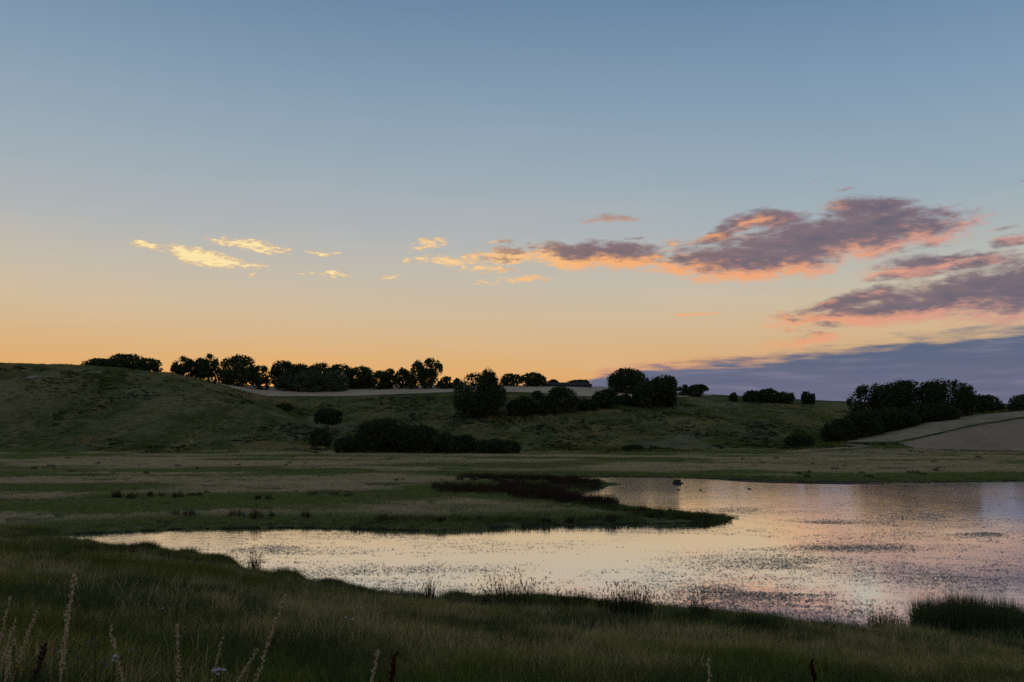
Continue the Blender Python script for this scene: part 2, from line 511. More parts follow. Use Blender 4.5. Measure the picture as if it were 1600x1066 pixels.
M_grass = grass_mat('meadow_grass', (0.068, 0.086, 0.016, 1), (0.170, 0.178, 0.038, 1), (0.500, 0.370, 0.170, 1), 0.45)
M_mead = grass_mat('meadow_sward', (0.115, 0.150, 0.042, 1), (0.230, 0.245, 0.080, 1), (0.560, 0.450, 0.270, 1), 0.45)
M_rush = leaf_mat('rush', (0.014, 0.021, 0.008, 1), (0.042, 0.042, 0.018, 1), 0.2)
M_rushbrown = leaf_mat('rush_brown', (0.022, 0.018, 0.011, 1), (0.058, 0.042, 0.025, 1), 0.2)
M_reed = leaf_mat('reed', (0.038, 0.056, 0.016, 1), (0.100, 0.110, 0.038, 1), 0.3)
M_seed = leaf_mat('seed_head', (0.030, 0.020, 0.012, 1), (0.070, 0.048, 0.028, 1), 0.2)
M_straw = leaf_mat('straw', (0.42, 0.32, 0.17, 1), (0.62, 0.50, 0.30, 1), 0.35)
M_dock = leaf_mat('dock', (0.026, 0.011, 0.008, 1), (0.055, 0.022, 0.014, 1), 0.2)
M_white = leaf_mat('white_petals', (0.55, 0.50, 0.50, 1), (0.75, 0.70, 0.70, 1), 0.3)
M_purple = leaf_mat('purple_petals', (0.22, 0.06, 0.24, 1), (0.32, 0.10, 0.34, 1), 0.3)
M_yellow = leaf_mat('yellow_petals', (0.40, 0.26, 0.02, 1), (0.50, 0.34, 0.03, 1), 0.3)
M_leaf = leaf_mat('tree_leaves', (0.026, 0.042, 0.014, 1), (0.070, 0.092, 0.034, 1), 0.25)
M_leafdark = leaf_mat('dark_leaves', (0.020, 0.034, 0.013, 1), (0.056, 0.074, 0.028, 1), 0.2)
M_willow = leaf_mat('willow_leaves', (0.042, 0.060, 0.036, 1), (0.105, 0.130, 0.080, 1), 0.25)
m, T, out = new_mat('pond_weed')
at = T.n('ShaderNodeAttribute', attribute_name='tint')
pb = principled(T, out, T.mix(at.outputs['Fac'], (0.020, 0.026, 0.016, 1), (0.060, 0.058, 0.036, 1)), 0.35, 0.6)
M_weed = m

m, T, out = new_mat('bark')
n_ = T.noise(T.n('ShaderNodeNewGeometry').outputs['Position'], 6.0, 4)
principled(T, out, T.mix(n_, (0.025, 0.019, 0.014, 1), (0.075, 0.060, 0.046, 1)))
M_bark = m

# ground: turf seen through the grass near by, the whole grazed sward far off
m, T, out = new_mat('turf')
pos = T.n('ShaderNodeNewGeometry').outputs['Position']
mpg = T.n('ShaderNodeMapping'); mpg.inputs['Scale'].default_value = (1, 0.55, 1); T.link(pos, mpg.inputs[0])
big = T.noise(mpg.outputs[0], 0.022, 4, 0.6)
mid = T.noise(mpg.outputs[0], 0.16, 5, 0.65)
fin = T.noise(pos, 1.3, 5, 0.7)
scrub = T.noise(mpg.outputs[0], 0.5, 5, 0.7)
base = T.mix(T.smooth(mid, 0.36, 0.64), (0.040, 0.058, 0.015, 1), (0.120, 0.116, 0.042, 1))
base = T.mix(T.math('MULTIPLY', T.smooth(big, 0.47, 0.64), 0.60), base, (0.215, 0.170, 0.085, 1))
base = T.mix(T.math('MULTIPLY', T.smooth(scrub, 0.52, 0.64), 0.75), base, (0.034, 0.038, 0.015, 1))
base = T.mix(T.math('MULTIPLY', T.smooth(fin, 0.50, 0.66), 0.6), base, (0.030, 0.034, 0.014, 1))
base = T.mix(T.math('MULTIPLY', T.smooth(fin, 0.46, 0.32), 0.5), base, (0.250, 0.195, 0.105, 1))
sepp = T.n('ShaderNodeSeparateXYZ'); T.link(pos, sepp.inputs[0])
base = T.mix(T.smooth(sepp.outputs[2], 0.14, 0.02), base, (0.030, 0.024, 0.016, 1))      # wet mud rim
bs = principled(T, out, base, 1.0, 0.0)
bmp = T.n('ShaderNodeBump'); bmp.inputs['Strength'].default_value = 0.9; bmp.inputs['Distance'].default_value = 0.35
T.link(fin, bmp.inputs['Height']); T.link(bmp.outputs[0], bs.inputs['Normal'])
M_turf = m

def field_mat(name, c0, c1, sc, rows=None):
    m, T, out = new_mat(name)
    pos = T.n('ShaderNodeNewGeometry').outputs['Position']
    n1 = T.noise(pos, sc, 5, 0.65); n2 = T.noise(pos, sc * 0.12, 3, 0.5)
    col = T.mix(T.smooth(T.math('ADD', T.math('MULTIPLY', n1, 0.6), T.math('MULTIPLY', n2, 0.4)), 0.35, 0.65), c0, c1)
    b = principled(T, out, col, 0.95, 0.1)
    bm_ = T.n('ShaderNodeBump'); bm_.inputs['Strength'].default_value = 0.8; bm_.inputs['Distance'].default_value = 0.2
    T.link(n1, bm_.inputs['Height']); T.link(bm_.outputs[0], b.inputs['Normal'])
    return m
M_stubble = field_mat('stubble', (0.330, 0.228, 0.132, 1), (0.470, 0.345, 0.210, 1), 0.8)
M_plough = field_mat('ploughed', (0.205, 0.135, 0.080, 1), (0.300, 0.205, 0.125, 1), 0.9)
M_strip = field_mat('dry_strip', (0.150, 0.115, 0.055, 1), (0.320, 0.235, 0.120, 1), 0.35)
M_sand = field_mat('bare_sand', (0.16, 0.13, 0.095, 1), (0.28, 0.235, 0.175, 1), 0.8)
M_mud = field_mat('mud', (0.028, 0.020, 0.014, 1), (0.070, 0.048, 0.030, 1), 0.6)
M_roof = field_mat('barn_roof', (0.026, 0.026, 0.028, 1), (0.040, 0.039, 0.041, 1), 1.5)
M_board = field_mat('barn_boards', (0.050, 0.042, 0.036, 1), (0.080, 0.066, 0.055, 1), 1.5)
M_rock = field_mat('rock', (0.016, 0.018, 0.018, 1), (0.040, 0.042, 0.040, 1), 2.0)
M_post = field_mat('post_wood', (0.10, 0.085, 0.070, 1), (0.18, 0.155, 0.125, 1), 3.0)

# water
m, T, out = new_mat('pond_water')
pos = T.n('ShaderNodeNewGeometry').outputs['Position']
mw = T.n('ShaderNodeMapping'); mw.inputs['Scale'].default_value = (0.8, 1.0, 1); T.link(pos, mw.inputs[0])
w1 = T.noise(mw.outputs[0], 1.1, 3, 0.55)
w2 = T.noise(mw.outputs[0], 4.5, 3, 0.6)
patch = T.smooth(T.noise(pos, 0.05, 3, 0.6), 0.40, 0.62)
hgt = T.math('ADD', T.math('MULTIPLY', w1, 0.6), T.math('MULTIPLY', w2, T.math('ADD', T.math('MULTIPLY', patch, 0.3), 0.15)))
bmp = T.n('ShaderNodeBump'); bmp.inputs['Strength'].default_value = 0.15; bmp.inputs['Distance'].default_value = 0.08
T.link(hgt, bmp.inputs['Height'])
gl = T.n('ShaderNodeBsdfGlossy')
sw = T.n('ShaderNodeSeparateXYZ'); T.link(pos, sw.inputs[0])
mr = T.n('ShaderNodeMapping'); mr.inputs['Scale'].default_value = (0.03, 0.12, 1); T.link(pos, mr.inputs[0])
wind = T.math('ADD', sw.outputs[1], T.math('MULTIPLY', T.noise(mr.outputs[0], 1.0, 4, 0.6), 22.0))
T.link(T.smooth(wind, 74, 96, 0.04, 0.11), gl.inputs['Roughness'])       # the open far water is ruffled by the wind
gl.inputs[0].default_value = (0.98, 0.98, 0.98, 1)
df = T.n('ShaderNodeBsdfDiffuse'); df.inputs[0].default_value = (0.035, 0.036, 0.028, 1)
fr = T.n('ShaderNodeFresnel'); fr.inputs[0].default_value = 2.6
T.link(bmp.outputs[0], gl.inputs['Normal']); T.link(bmp.outputs[0], fr.inputs['Normal'])
mxw = T.n('ShaderNodeMixShader')
T.link(T.math('ADD', T.math('MULTIPLY', fr.outputs[0], 0.25), 0.82, clamp=True), mxw.inputs[0])
T.link(df.outputs[0], mxw.inputs[1]); T.link(gl.outputs[0], mxw.inputs[2]); T.link(mxw.outputs[0], out.inputs[0])
M_water = m

# ------------------------------------------------------------------ ground sheet
rows = np.concatenate([np.linspace(-14, 5, 20)[:-1], np.arange(5, 60, .35), np.arange(60, 130, .6), np.geomspace(130, 520, 190), np.geomspace(540, 2600, 24)])
cols = np.linspace(-1.55, 1.55, 700)
AA, YY = np.meshgrid(cols, rows)
XX = AA * (YY + 15.0)
ZZ = terrain(XX.ravel(), YY.ravel())
nr, nc = YY.shape
idx = np.arange(nr * nc).reshape(nr, nc)
Q = np.stack([idx[:-1, :-1], idx[:-1, 1:], idx[1:, 1:], idx[1:, :-1]], -1).reshape(-1, 4)
tag(mesh_obj('ground', np.stack([XX.ravel(), YY.ravel(), ZZ], 1), [Q], M_turf, smooth=True), kind='structure')

# pond
wx0, wx1, wy0, wy1 = -75, 240, 14, 132
tag(mesh_obj('pond', [(wx0, wy0, 0), (wx1, wy0, 0), (wx1, wy1, 0), (wx0, wy1, 0)], [[(0, 1, 2, 3)]], M_water), kind='structure')

# fields draped on the hills
_Ys = np.linspace(205, 540, 700)
def inv(px, py):
    """distance at which the ground in column px shows at row py"""
    a, s = ray(px, py)
    z = terrain(a * _Ys, _Ys)
    el_ = (z - CAMZ) / _Ys
    k = np.argmax(el_ >= s)
    return a, (_Ys[k] if el_[k] >= s else 520.0)
def drape(name, top, bot, mat, lift=0.15, ncol=160, nrow=30):
    px = np.linspace(max(top[0][0], bot[0][0]), min(top[-1][0], bot[-1][0]), ncol)
    tp = np.interp(px, *zip(*top)); bt = np.interp(px, *zip(*bot))
    V = []
    for p, t, b in zip(px, tp, bt):
        a, Yb = inv(p, max(b, t + .05)); _, Yt = inv(p, t)
        Yl = np.linspace(Yb, max(Yt, Yb + .2), nrow)
        V.append(np.stack([a * Yl, Yl, terrain(a * Yl, Yl) + lift], 1))
    V = np.concatenate(V)
    ix = np.arange(ncol * nrow).reshape(ncol, nrow)
    q = np.stack([ix[:-1, :-1], ix[1:, :-1], ix[1:, 1:], ix[:-1, 1:]], -1).reshape(-1, 4)
    return tag(mesh_obj(name, V, [q], mat, smooth=True), kind='structure')
drape('stubble_field',
      [(338, 598.6), (400, 604.5), (500, 604), (602, 603), (717, 602), (784, 602.6), (861, 604), (949, 606), (1053, 613), (1112, 617.6)],
      [(338, 600.5), (388, 613.5), (422, 620), (540, 620), (636, 616), (717, 613), (788, 613), (845, 614.5), (900, 619), (940, 621), (1057, 621.5), (1112, 618.5)], M_stubble, 0.25)
drape('dry_grass_strip', [(1322, 690), (1394, 673), (1490, 652), (1600, 642.5), (1750, 630)], [(1322, 692), (1400, 691), (1462, 678), (1517, 665), (1600, 652), (1750, 636)], M_strip)
drape('ploughed_field', [(1405, 694), (1462, 681.5), (1517, 668.5), (1600, 655.5), (1750, 640)], [(1405, 695), (1435, 702), (1500, 703.5), (1600, 706), (1750, 707)], M_plough)
drape('sandy_patch', [(1322, 694.5), (1338, 695.5), (1362, 698)], [(1322, 696), (1340, 699.5), (1362, 699.5)], M_sand, 0.2, 30, 8)
drape('sandy_scrape', [(41, 590.5), (50, 588.5), (59, 587.5)], [(41, 591.5), (50, 592), (59, 590)], M_sand, 0.2, 20, 8)

# mud strip off the far shore
def blob_sheet(name, pts, mat, z0, zc):
    """low mound over an outline given in water-plane points"""
    P0 = np.array(pts); c = P0.mean(0)
    V = []; rings = [1.0, .8, .5, .2]
    for k, r in enumerate(rings):
        for p in P0: V.append([c[0] + (p[0] - c[0]) * r, c[1] + (p[1] - c[1]) * r, z0 + (zc - z0) * (1 - r ** 2) * (.6 + .8 * vnoise(p[0] * .7 + k, p[1] * .7))])
    n = len(P0); q = []
    for k in range(len(rings) - 1):
        for i in range(n): q.append((k * n + i, k * n + (i + 1) % n, (k + 1) * n + (i + 1) % n, (k + 1) * n + i))
    return mesh_obj(name, V, [q], mat, smooth=True)
tip = [(1082, 748.6), (1130, 750.2), (1200, 752.2), (1290, 753.6), (1380, 754.6), (1425, 756.2), (1400, 757.6), (1340, 758), (1260, 757), (1190, 755), (1130, 752.4)]
tag(blob_sheet('mud_bank', [on_water(*p) for p in tip], M_mud, -0.05, 0.12), kind='structure')

# ------------------------------------------------------------------ grass (scattered tufts)
def blades(rs, n, h, spread, width, lean, hvar=0.5, curve=0.5, dome=0.0):
    """n blades of 3 faces each; returns V, tris, quads, tint"""
    ang = rs.rand(n) * 2 * math.pi; rad = spread * np.sqrt(rs.rand(n))
    bx, by = rad * np.cos(ang), rad * np.sin(ang)
    hh = h * (1 - hvar * rs.rand(n)) * (1 - dome * (rad / spread) ** 2)
    la = ang + rs.normal(0, 0.9, n); ln = lean * np.abs(rs.normal(0.6, 0.5, n)) * hh
    wa = rs.rand(n) * math.pi
    wx, wy = np.cos(wa) * width / 2, np.sin(wa) * width / 2
    V = np.zeros((n, 5, 3))
    for k, (t, wf) in enumerate([(0, 1.0), (0.55, 0.8)]):
        off = ln * (t * (1 - curve) + curve * t * t)
        cx = bx + np.cos(la) * off; cy = by + np.sin(la) * off; cz = hh * t
        V[:, 2 * k] = np.stack([cx - wx * wf, cy - wy * wf, cz], 1); V[:, 2 * k + 1] = np.stack([cx + wx * wf, cy + wy * wf, cz], 1)
    V[:, 4] = np.stack([bx + np.cos(la) * ln, by + np.sin(la) * ln, hh * (1 - .12 * rs.rand(n))], 1)
    V[:, :2, 2] -= 0.08
    b = np.arange(n)[:, None] * 5
    quads = b + np.array([[0, 1, 3, 2]]); tris = b + np.array([[2, 3, 4]])
    tint = np.repeat(rs.rand(n), 5)
    return V.reshape(-1, 3), tris, quads, tint

def tuft_variants(name, count, mat, seed, **kw):
    c = bpy.data.collections.new(name)
    for k in range(count):
        rs = np.random.RandomState(seed + k)
        V, t, q, tint = blades(rs, **kw)
        o = mesh_obj('%s_tuft' % name, V, [t, q], mat, attrs={'tint': tint}, link=False)
        c.objects.link(o)
    return c

def scatter(name, pts, scale, hue, coll, nvar, label, seed=1, tilt=0.12, kind='stuff'):
    rs = np.random.RandomState(seed); n = len(pts)
    me = bpy.data.meshes.new(name)
    me.vertices.add(n); me.vertices.foreach_set('co', np.asarray(pts, np.float32).ravel())
    def at(nm, v, ty='FLOAT', key='value'):
        q = me.attributes.new(nm, ty, 'POINT'); q.data.foreach_set(key, np.ascontiguousarray(v).ravel())
    at('hue', np.asarray(hue, np.float32))
    at('scl', np.repeat(np.asarray(scale, np.float32)[:, None], 3, 1) * np.array([1, 1, 1], np.float32) * (1 + (rs.rand(n, 3) - .5) * .3).astype(np.float32), 'FLOAT_VECTOR', 'vector')
    at('rot', np.stack([rs.normal(0, tilt, n), rs.normal(0, tilt, n), rs.rand(n) * 6.283], 1).astype(np.float32), 'FLOAT_VECTOR', 'vector')
    at('pick', rs.randint(0, nvar, n).astype(np.int32), 'INT')
    o = bpy.data.objects.new(name, me); COL.objects.link(o)
    g = bpy.data.node_groups.new(name, 'GeometryNodeTree')
    g.interface.new_socket('Geometry', in_out='INPUT', socket_type='NodeSocketGeometry')
    g.interface.new_socket('Geometry', in_out='OUTPUT', socket_type='NodeSocketGeometry')
    N = g.nodes; L = g.links
    a, b = N.new('NodeGroupInput'), N.new('NodeGroupOutput')
    ip = N.new('GeometryNodeInstanceOnPoints'); ci = N.new('GeometryNodeCollectionInfo')
    ci.inputs[0].default_value = coll; ci.inputs[1].default_value = True; ci.inputs[2].default_value = True
    L.new(a.outputs[0], ip.inputs['Points']); L.new(ci.outputs[0], ip.inputs['Instance'])
    ip.inputs['Pick Instance'].default_value = True
    def na(nm, ty):
        q = N.new('GeometryNodeInputNamedAttribute'); q.data_type = ty; q.inputs[0].default_value = nm
        return q.outputs[0]
    L.new(na('pick', 'INT'), ip.inputs['Instance Index'])
    L.new(na('rot', 'FLOAT_VECTOR'), ip.inputs['Rotation'])
    L.new(na('scl', 'FLOAT_VECTOR'), ip.inputs['Scale'])
    L.new(ip.outputs[0], b.inputs[0])
    md = o.modifiers.new('scatter', 'NODES'); md.node_group = g
    return tag(o, label, 'grass', None, kind)

def sample(n, y0, y1, amax, seed, power=1.0):
    """points spread evenly over the wedge of ground in view (power<1 favours the near end)"""
    rs = np.random.RandomState(seed)
    u = rs.rand(n)
    e = 1 + power
    Y = (y0 ** e + u * (y1 ** e - y0 ** e)) ** (1 / e)
    x = (rs.rand(n) * 2 - 1) * amax * (Y + 4)
    sd = shore_sd(x, Y) if y0 < 160 else np.full(n, 50.0)
    return x, Y, sd, rs

# near bank
C_near = tuft_variants('bank_grass', 8, M_grass, 100, n=34, h=0.38, spread=0.17, width=0.0105, lean=0.8, hvar=.6)
x, Y, sd, rs = sample(60000, 5.5, 60, 0.80, 3, 0.75)
a = x / Y; dn = dnear(a)
k = (sd > 0.02) & (Y < dn + 3)
x, Y, sd = x[k], Y[k], sd[k]
z = terrain(x, Y, sd)
t = 1 - Y / dnear(x / Y)
strw = sstep(fbm(x * .22, Y * .22, 4) + 0.10 * (sstep(sd, 1, 5) - sstep(t, .45, .8)), 0.44, 0.66)
hue = np.clip(-0.38 + 0.78 * strw * sstep(sd, 0.4, 3.0) + .9 * (fbm(x * .8 + 31, Y * .8, 3) - .5) + .25 * rs.normal(0, 1, len(x)) * .6, -0.5, 0.9)
scl = (0.25 + 1.5 * fbm(x * .45 + 7, Y * .45, 3)) * (0.62 + .38 * sstep(sd, 0.1, 1.6))
scatter('bank_grass', np.stack([x, Y, z], 1), scl, hue, C_near, 8, 'rough olive and straw grass covering the near bank of the pond', 11)

# darker, taller sedge right along the near waterline
C_sedge = tuft_variants('shore_sedge', 6, M_reed, 150, n=60, h=0.52, spread=0.20, width=0.010, lean=0.6, hvar=.65)
rs = np.random.RandomState(8)
n = 21000
i_ = rs.randint(0, len(_nw) - 1, n); f_ = rs.rand(n)[:, None]
L_ = np.hypot(*(np.diff(_nw, axis=0).T)); i_ = rs.choice(len(L_), n, p=L_ / L_.sum())
pt = _nw[i_] * (1 - f_) + _nw[i_ + 1] * f_
x = pt[:, 0] + rs.normal(0, .4, n); Y = pt[:, 1] - rs.gamma(1.3, .55, n) + .25
sd = shore_sd(x, Y)
k = (sd > -0.25) & (np.abs(x) < .85 * Y) & ((x / Y > -.50) | (rs.rand(n) < .25)) & (fbm(x * .35, Y * .35, 3) + .22 * rs.rand(n) > .50)
x, Y, sd = x[k], Y[k], sd[k]
scatter('shore_sedge', np.stack([x, Y, np.maximum(terrain(x, Y, sd), 0)], 1), (.28 + 2.6 * np.clip(fbm(x * .8 + 3, Y * .8, 3) - .25, 0, 1) ** 1.6) * (.6 + .7 * vnoise(x * 2.3, Y * 2.3)), np.zeros(len(x)), C_sedge, 6, 'dark green sedge edging the near waterline', 14)['category'] = 'sedge'

STUB_T = [(338, 598.6), (602, 603), (784, 602.6), (949, 606), (1112, 617.6)]
STUB_B = [(338, 600.5), (388, 613.5), (422, 620), (540, 620), (636, 616), (788, 613), (900, 619), (1057, 622), (1112, 619)]
def off_fields(x, Y, z):
    """true where a point of the slope is outside the two crops"""
    sl = (z - CAMZ) / Y; v = (sl * CT - ST) / (CT + sl * ST); row = 533 - v * F
    px = 800 + F * (x / Y) * (CT - v * ST)
    right = (px > 1322) & (row > np.interp(px, [1322, 1394, 1490, 1600, 1750], [690, 673, 652, 642.5, 630])) & (row < np.interp(px, [1322, 1405, 1435, 1600, 1750], [692, 695, 702, 706, 707]))
    stub = (px > 338) & (px < 1112) & (row < np.interp(px, *zip(*STUB_B))) & (row > np.interp(px, *zip(*STUB_T)) - 1)
    return ~(right | stub)

# far bank, meadow and hill foot
C_mead = tuft_variants('meadow_grass', 8, M_mead, 200, n=52, h=0.36, spread=0.42, width=0.024, lean=0.8, hvar=.6)
x, Y, sd, rs = sample(110000, 50, 245, 0.78, 4, 0.55)
k = (sd > -0.1) & (Y > dnear(x / Y) + 1.5) & (fbm(x * .11 + 5, Y * .25, 3) > .30)
x, Y, sd = x[k], Y[k], sd[k]
z = terrain(x, Y, sd)
band = fbm(x * .035, Y * .085, 4)
strw = sstep(band + 0.05 * sstep(sd, 3, 14), 0.44, 0.62)
dk = sstep(fbm(x * .07 + 90, Y * .3 + 4, 4), .55, .66) * sstep(Y, 75, 95)
hue = np.clip(-0.35 + 1.15 * strw * sstep(sd, 2.0, 9.0) - .3 * dk + .5 * (fbm(x * .6 + 11, Y * .5, 3) - .5), -0.45, 0.85)
scl = (0.55 + 0.8 * fbm(x * .2 + 3, Y * .2, 3)) * (0.62 + .38 * sstep(sd, 0.2, 3))
km = off_fields(x, Y, z); x, Y, z, hue, scl = x[km], Y[km], z[km], hue[km], scl[km]
scatter('meadow_grass', np.stack([x, Y, z], 1), scl, hue, C_mead, 8, 'pale banded meadow grass between the pond and the hills', 12)

# sparse tussocks that roughen the hillsides
C_hill = tuft_variants('hill_grass', 6, M_grass, 300, n=44, h=0.55, spread=0.9, width=0.055, lean=1.0)
x, Y, sd, rs = sample(60000, 236, 430, 0.78, 5, 1.0)
k = (fbm(x * .09, Y * .05, 4) > 0.46) & off_fields(x, Y, terrain(x, Y))
x, Y = x[k], Y[k]
pyv = None
z = terrain(x, Y)
hue = np.clip(-0.45 + 1.2 * sstep(fbm(x * .05 + 40, Y * .035, 4), 0.46, 0.60) + .25 * rs.normal(0, 1, len(x)) - .1, -.5, .6)
scl = 0.35 + 0.9 * rs.rand(len(x)) ** 2
scatter('hill_grass', np.stack([x, Y, z], 1), scl, hue, C_hill, 6, 'tussocky grass roughening the dark hillsides', 13)

# dark rank weeds mottling the slopes
C_scrub = tuft_variants('hill_scrub', 5, M_rush, 360, n=50, h=0.7, spread=0.8, width=0.07, lean=.7)
x, Y, sd, rs = sample(26000, 232, 420, 0.78, 6, 1.0)
k = fbm(x * .07 + 60, Y * .045, 4) + .12 * rs.rand(len(x)) > 0.65
k &= off_fields(x, Y, terrain(x, Y))
x, Y = x[k], Y[k]
scatter('hill_scrub', np.stack([x, Y, terrain(x, Y)], 1), .4 + .9 * rs.rand(len(x)) ** 2, np.zeros(len(x)), C_scrub, 5, 'dark rank weeds mottling the grassy slopes', 15)['category'] = 'weeds'

# dark tussocks breaking up the near bank
C_tus = tuft_variants('bank_tussock', 5, M_reed, 340, n=80, h=0.44, spread=0.22, width=0.011, lean=0.9, hvar=.6)
x, Y, sd, rs = sample(16000, 6.0, 52, 0.80, 19, 0.8)
k = (sd > .8) & (Y < dnear(x / Y)) & (fbm(x * .26 + 71, Y * .36, 4) + .10 * rs.rand(len(x)) > .615)
x, Y, sd = x[k], Y[k], sd[k]
scatter('bank_tussocks', np.stack([x, Y, terrain(x, Y, sd)], 1), .5 + .7 * rs.rand(len(x)), np.zeros(len(x)), C_tus, 5, 'dark green tussocks breaking up the rough near bank', 17)

# dry flowering stems standing above the sward of the near bank
C_stem = tuft_variants('dry_stems', 6, M_mead, 380, n=9, h=0.62, spread=0.22, width=0.0055, lean=0.5, hvar=.45)
x, Y, sd, rs = sample(9000, 6.5, 50, 0.80, 9, 0.8)
k = (sd > .6) & (Y < dnear(x / Y)) & (fbm(x * .3 + 13, Y * .3, 4) + .15 * rs.rand(len(x)) > .60)
x, Y, sd = x[k], Y[k], sd[k]
scatter('dry_stems', np.stack([x, Y, terrain(x, Y, sd)], 1), .6 + .6 * rs.rand(len(x)), .7 + .3 * rs.rand(len(x)), C_stem, 6, 'thin dry stems standing above the rough grass of the near bank', 16)

# ------------------------------------------------------------------ trees and bushes
def crown_mesh(rs, w, d, h, base, n, leaf, lobes, profile='round', fill=0.75, air=0.0):
    """leaf-clump faces over a set of lobes inside an egg of width w, depth d from z=base to z=h"""
    hc = (h - base) / 2; zc = base + hc
    cs, rr = [], []
    while len(cs) < lobes:
        p = rs.normal(0, 1, 3); p /= np.linalg.norm(p)
        p = p * rs.uniform(0.35, 1.0) ** 0.6
        if profile in ('bush', 'hedge', 'dome') and p[2] < -0.75: continue
        r = rs.uniform(0.26, 0.44)
        p = p * (1 - r)
        if profile == 'wind': p[0] += 0.3 * p[2]
        cs.append(p); rr.append(r)
    cs = np.array(cs); rr = np.array(rr)
    if profile == 'poplar': cs[:, :2] *= 0.9
    pick = rs.choice(len(cs), n, p=rr ** 2 / (rr ** 2).sum())
    dirs = rs.normal(0, 1, (n, 3)); dirs /= np.linalg.norm(dirs, axis=1)[:, None]
    rad = rr[pick] * (1 - fill * rs.rand(n) ** 1.8) * (1 + np.clip(0.06 * rs.normal(0, 1, n), -.15, .09))
    core = rs.rand(n) < .30
    rad = np.where(core, np.minimum(rad, rr[pick] * .80) * rs.rand(n) ** .4, rad)
    C = cs[pick] + dirs * rad[:, None]
    if air > 0:
        keep = vnoise(C[:, 0] * 3.1 + C[:, 1] * 1.7 + 5, C[:, 2] * 3.1 + 9) > air
        C = C[keep]; pick = pick[keep]; core = core[keep]; n = len(C)
    if profile in ('bush', 'hedge'):
        C[:, 2] = np.where(C[:, 2] < -0.2, C[:, 2] * 1.0, C[:, 2])
        low = C[:, 2] < 0
        C[low, :2] *= (1 + 0.10 * rs.rand(low.sum()))[:, None]
    # normalise to the wanted box
    lo, hi = np.percentile(C, 4, axis=0), np.percentile(C, 96, axis=0)
    C = (C - (lo + hi) / 2) / ((hi - lo) / 2)
    pw = 2.3                                        # pull strays back onto a full, round-shouldered outline
    zz = np.where(C[:, 2] < 0, C[:, 2] * .62, C[:, 2])
    rn = (np.abs(C[:, 0]) ** pw + np.abs(C[:, 1]) ** pw + np.abs(zz) ** pw) ** (1 / pw)
    C = C * (np.where(rn > 1.0, 1.0 + (rn - 1.0) * .40, rn) / np.maximum(rn, 1e-6))[:, None]
    C[:, 2] = np.maximum(C[:, 2], -1.05)
    C = C * [w / 2, d / 2, hc] + [0, 0, zc]
    s = leaf * rs.uniform(0.55, 1.3, n) * np.where(core, 2.3, 1.0)
    e1 = rs.normal(0, 1, (n, 3)); e1 /= np.linalg.norm(e1, axis=1)[:, None]
    e2 = rs.normal(0, 1, (n, 3)); e2 -= e1 * (e1 * e2).sum(1)[:, None]; e2 /= np.linalg.norm(e2, axis=1)[:, None]
    e3 = np.cross(e1, e2)
    V = np.zeros((n, 5, 3))
    V[:, 0] = C - e1 * s[:, None] * .6
    V[:, 1] = C + e2 * s[:, None] * .38 + e3 * s[:, None] * .1
    V[:, 2] = C + e1 * s[:, None] * .62 - e3 * s[:, None] * .12
    V[:, 3] = C - e2 * s[:, None] * .38 + e3 * s[:, None] * .1
    V[:, 4] = C + (e1 * .2 + e2 * .75) * s[:, None]
    b = np.arange(n)[:, None] * 5
    lobe_t = rs.rand(len(cs))
    tint = np.repeat(0.55 * lobe_t[pick] + 0.45 * rs.rand(n), 5)
    cz = cs.copy()
    return V.reshape(-1, 3), [b + np.array([[0, 1, 3]]), b + np.array([[1, 2, 3]]), b + np.array([[1, 4, 2]])], tint, \
        (cs * [w / 2 * .9, d / 2 * .9, hc * .85] + [0, 0, zc])

def trunk_mesh(rs, h_split, r0, targets, stems=1):
    parts = []
    for s_ in range(stems):
        ox, oy = (rs.normal(0, r0 * 1.2, 2) if stems > 1 else (0, 0))
        top = np.array([ox * 2 + rs.normal(0, .25), oy * 2 + rs.normal(0, .25), h_split])
        parts.append(tube([(ox, oy, -0.6), (ox, oy, 0.1), (ox + rs.normal(0, .08), oy, h_split * .5), top], [r0 * 1.35, r0 * 1.1, r0 * .9, r0 * .72]))
        for tg in targets[s_::stems]:
            mid = top * .45 + np.array(tg) * .55 + [0, 0, -0.06 * np.linalg.norm(np.array(tg) - top)]
            parts.append(tube([top * .97, mid, tg], [r0 * .55, r0 * .34, r0 * .10], 6))
            for _ in range(2):
                e = np.array(tg) + rs.normal(0, .5, 3) * (abs(np.array(tg)[2] - top[2]) * .25 + .3)
                parts.append(tube([mid, (mid + e) / 2 + [0, 0, .1], e], [r0 * .22, r0 * .15, r0 * .05], 5))
    return merge(parts)

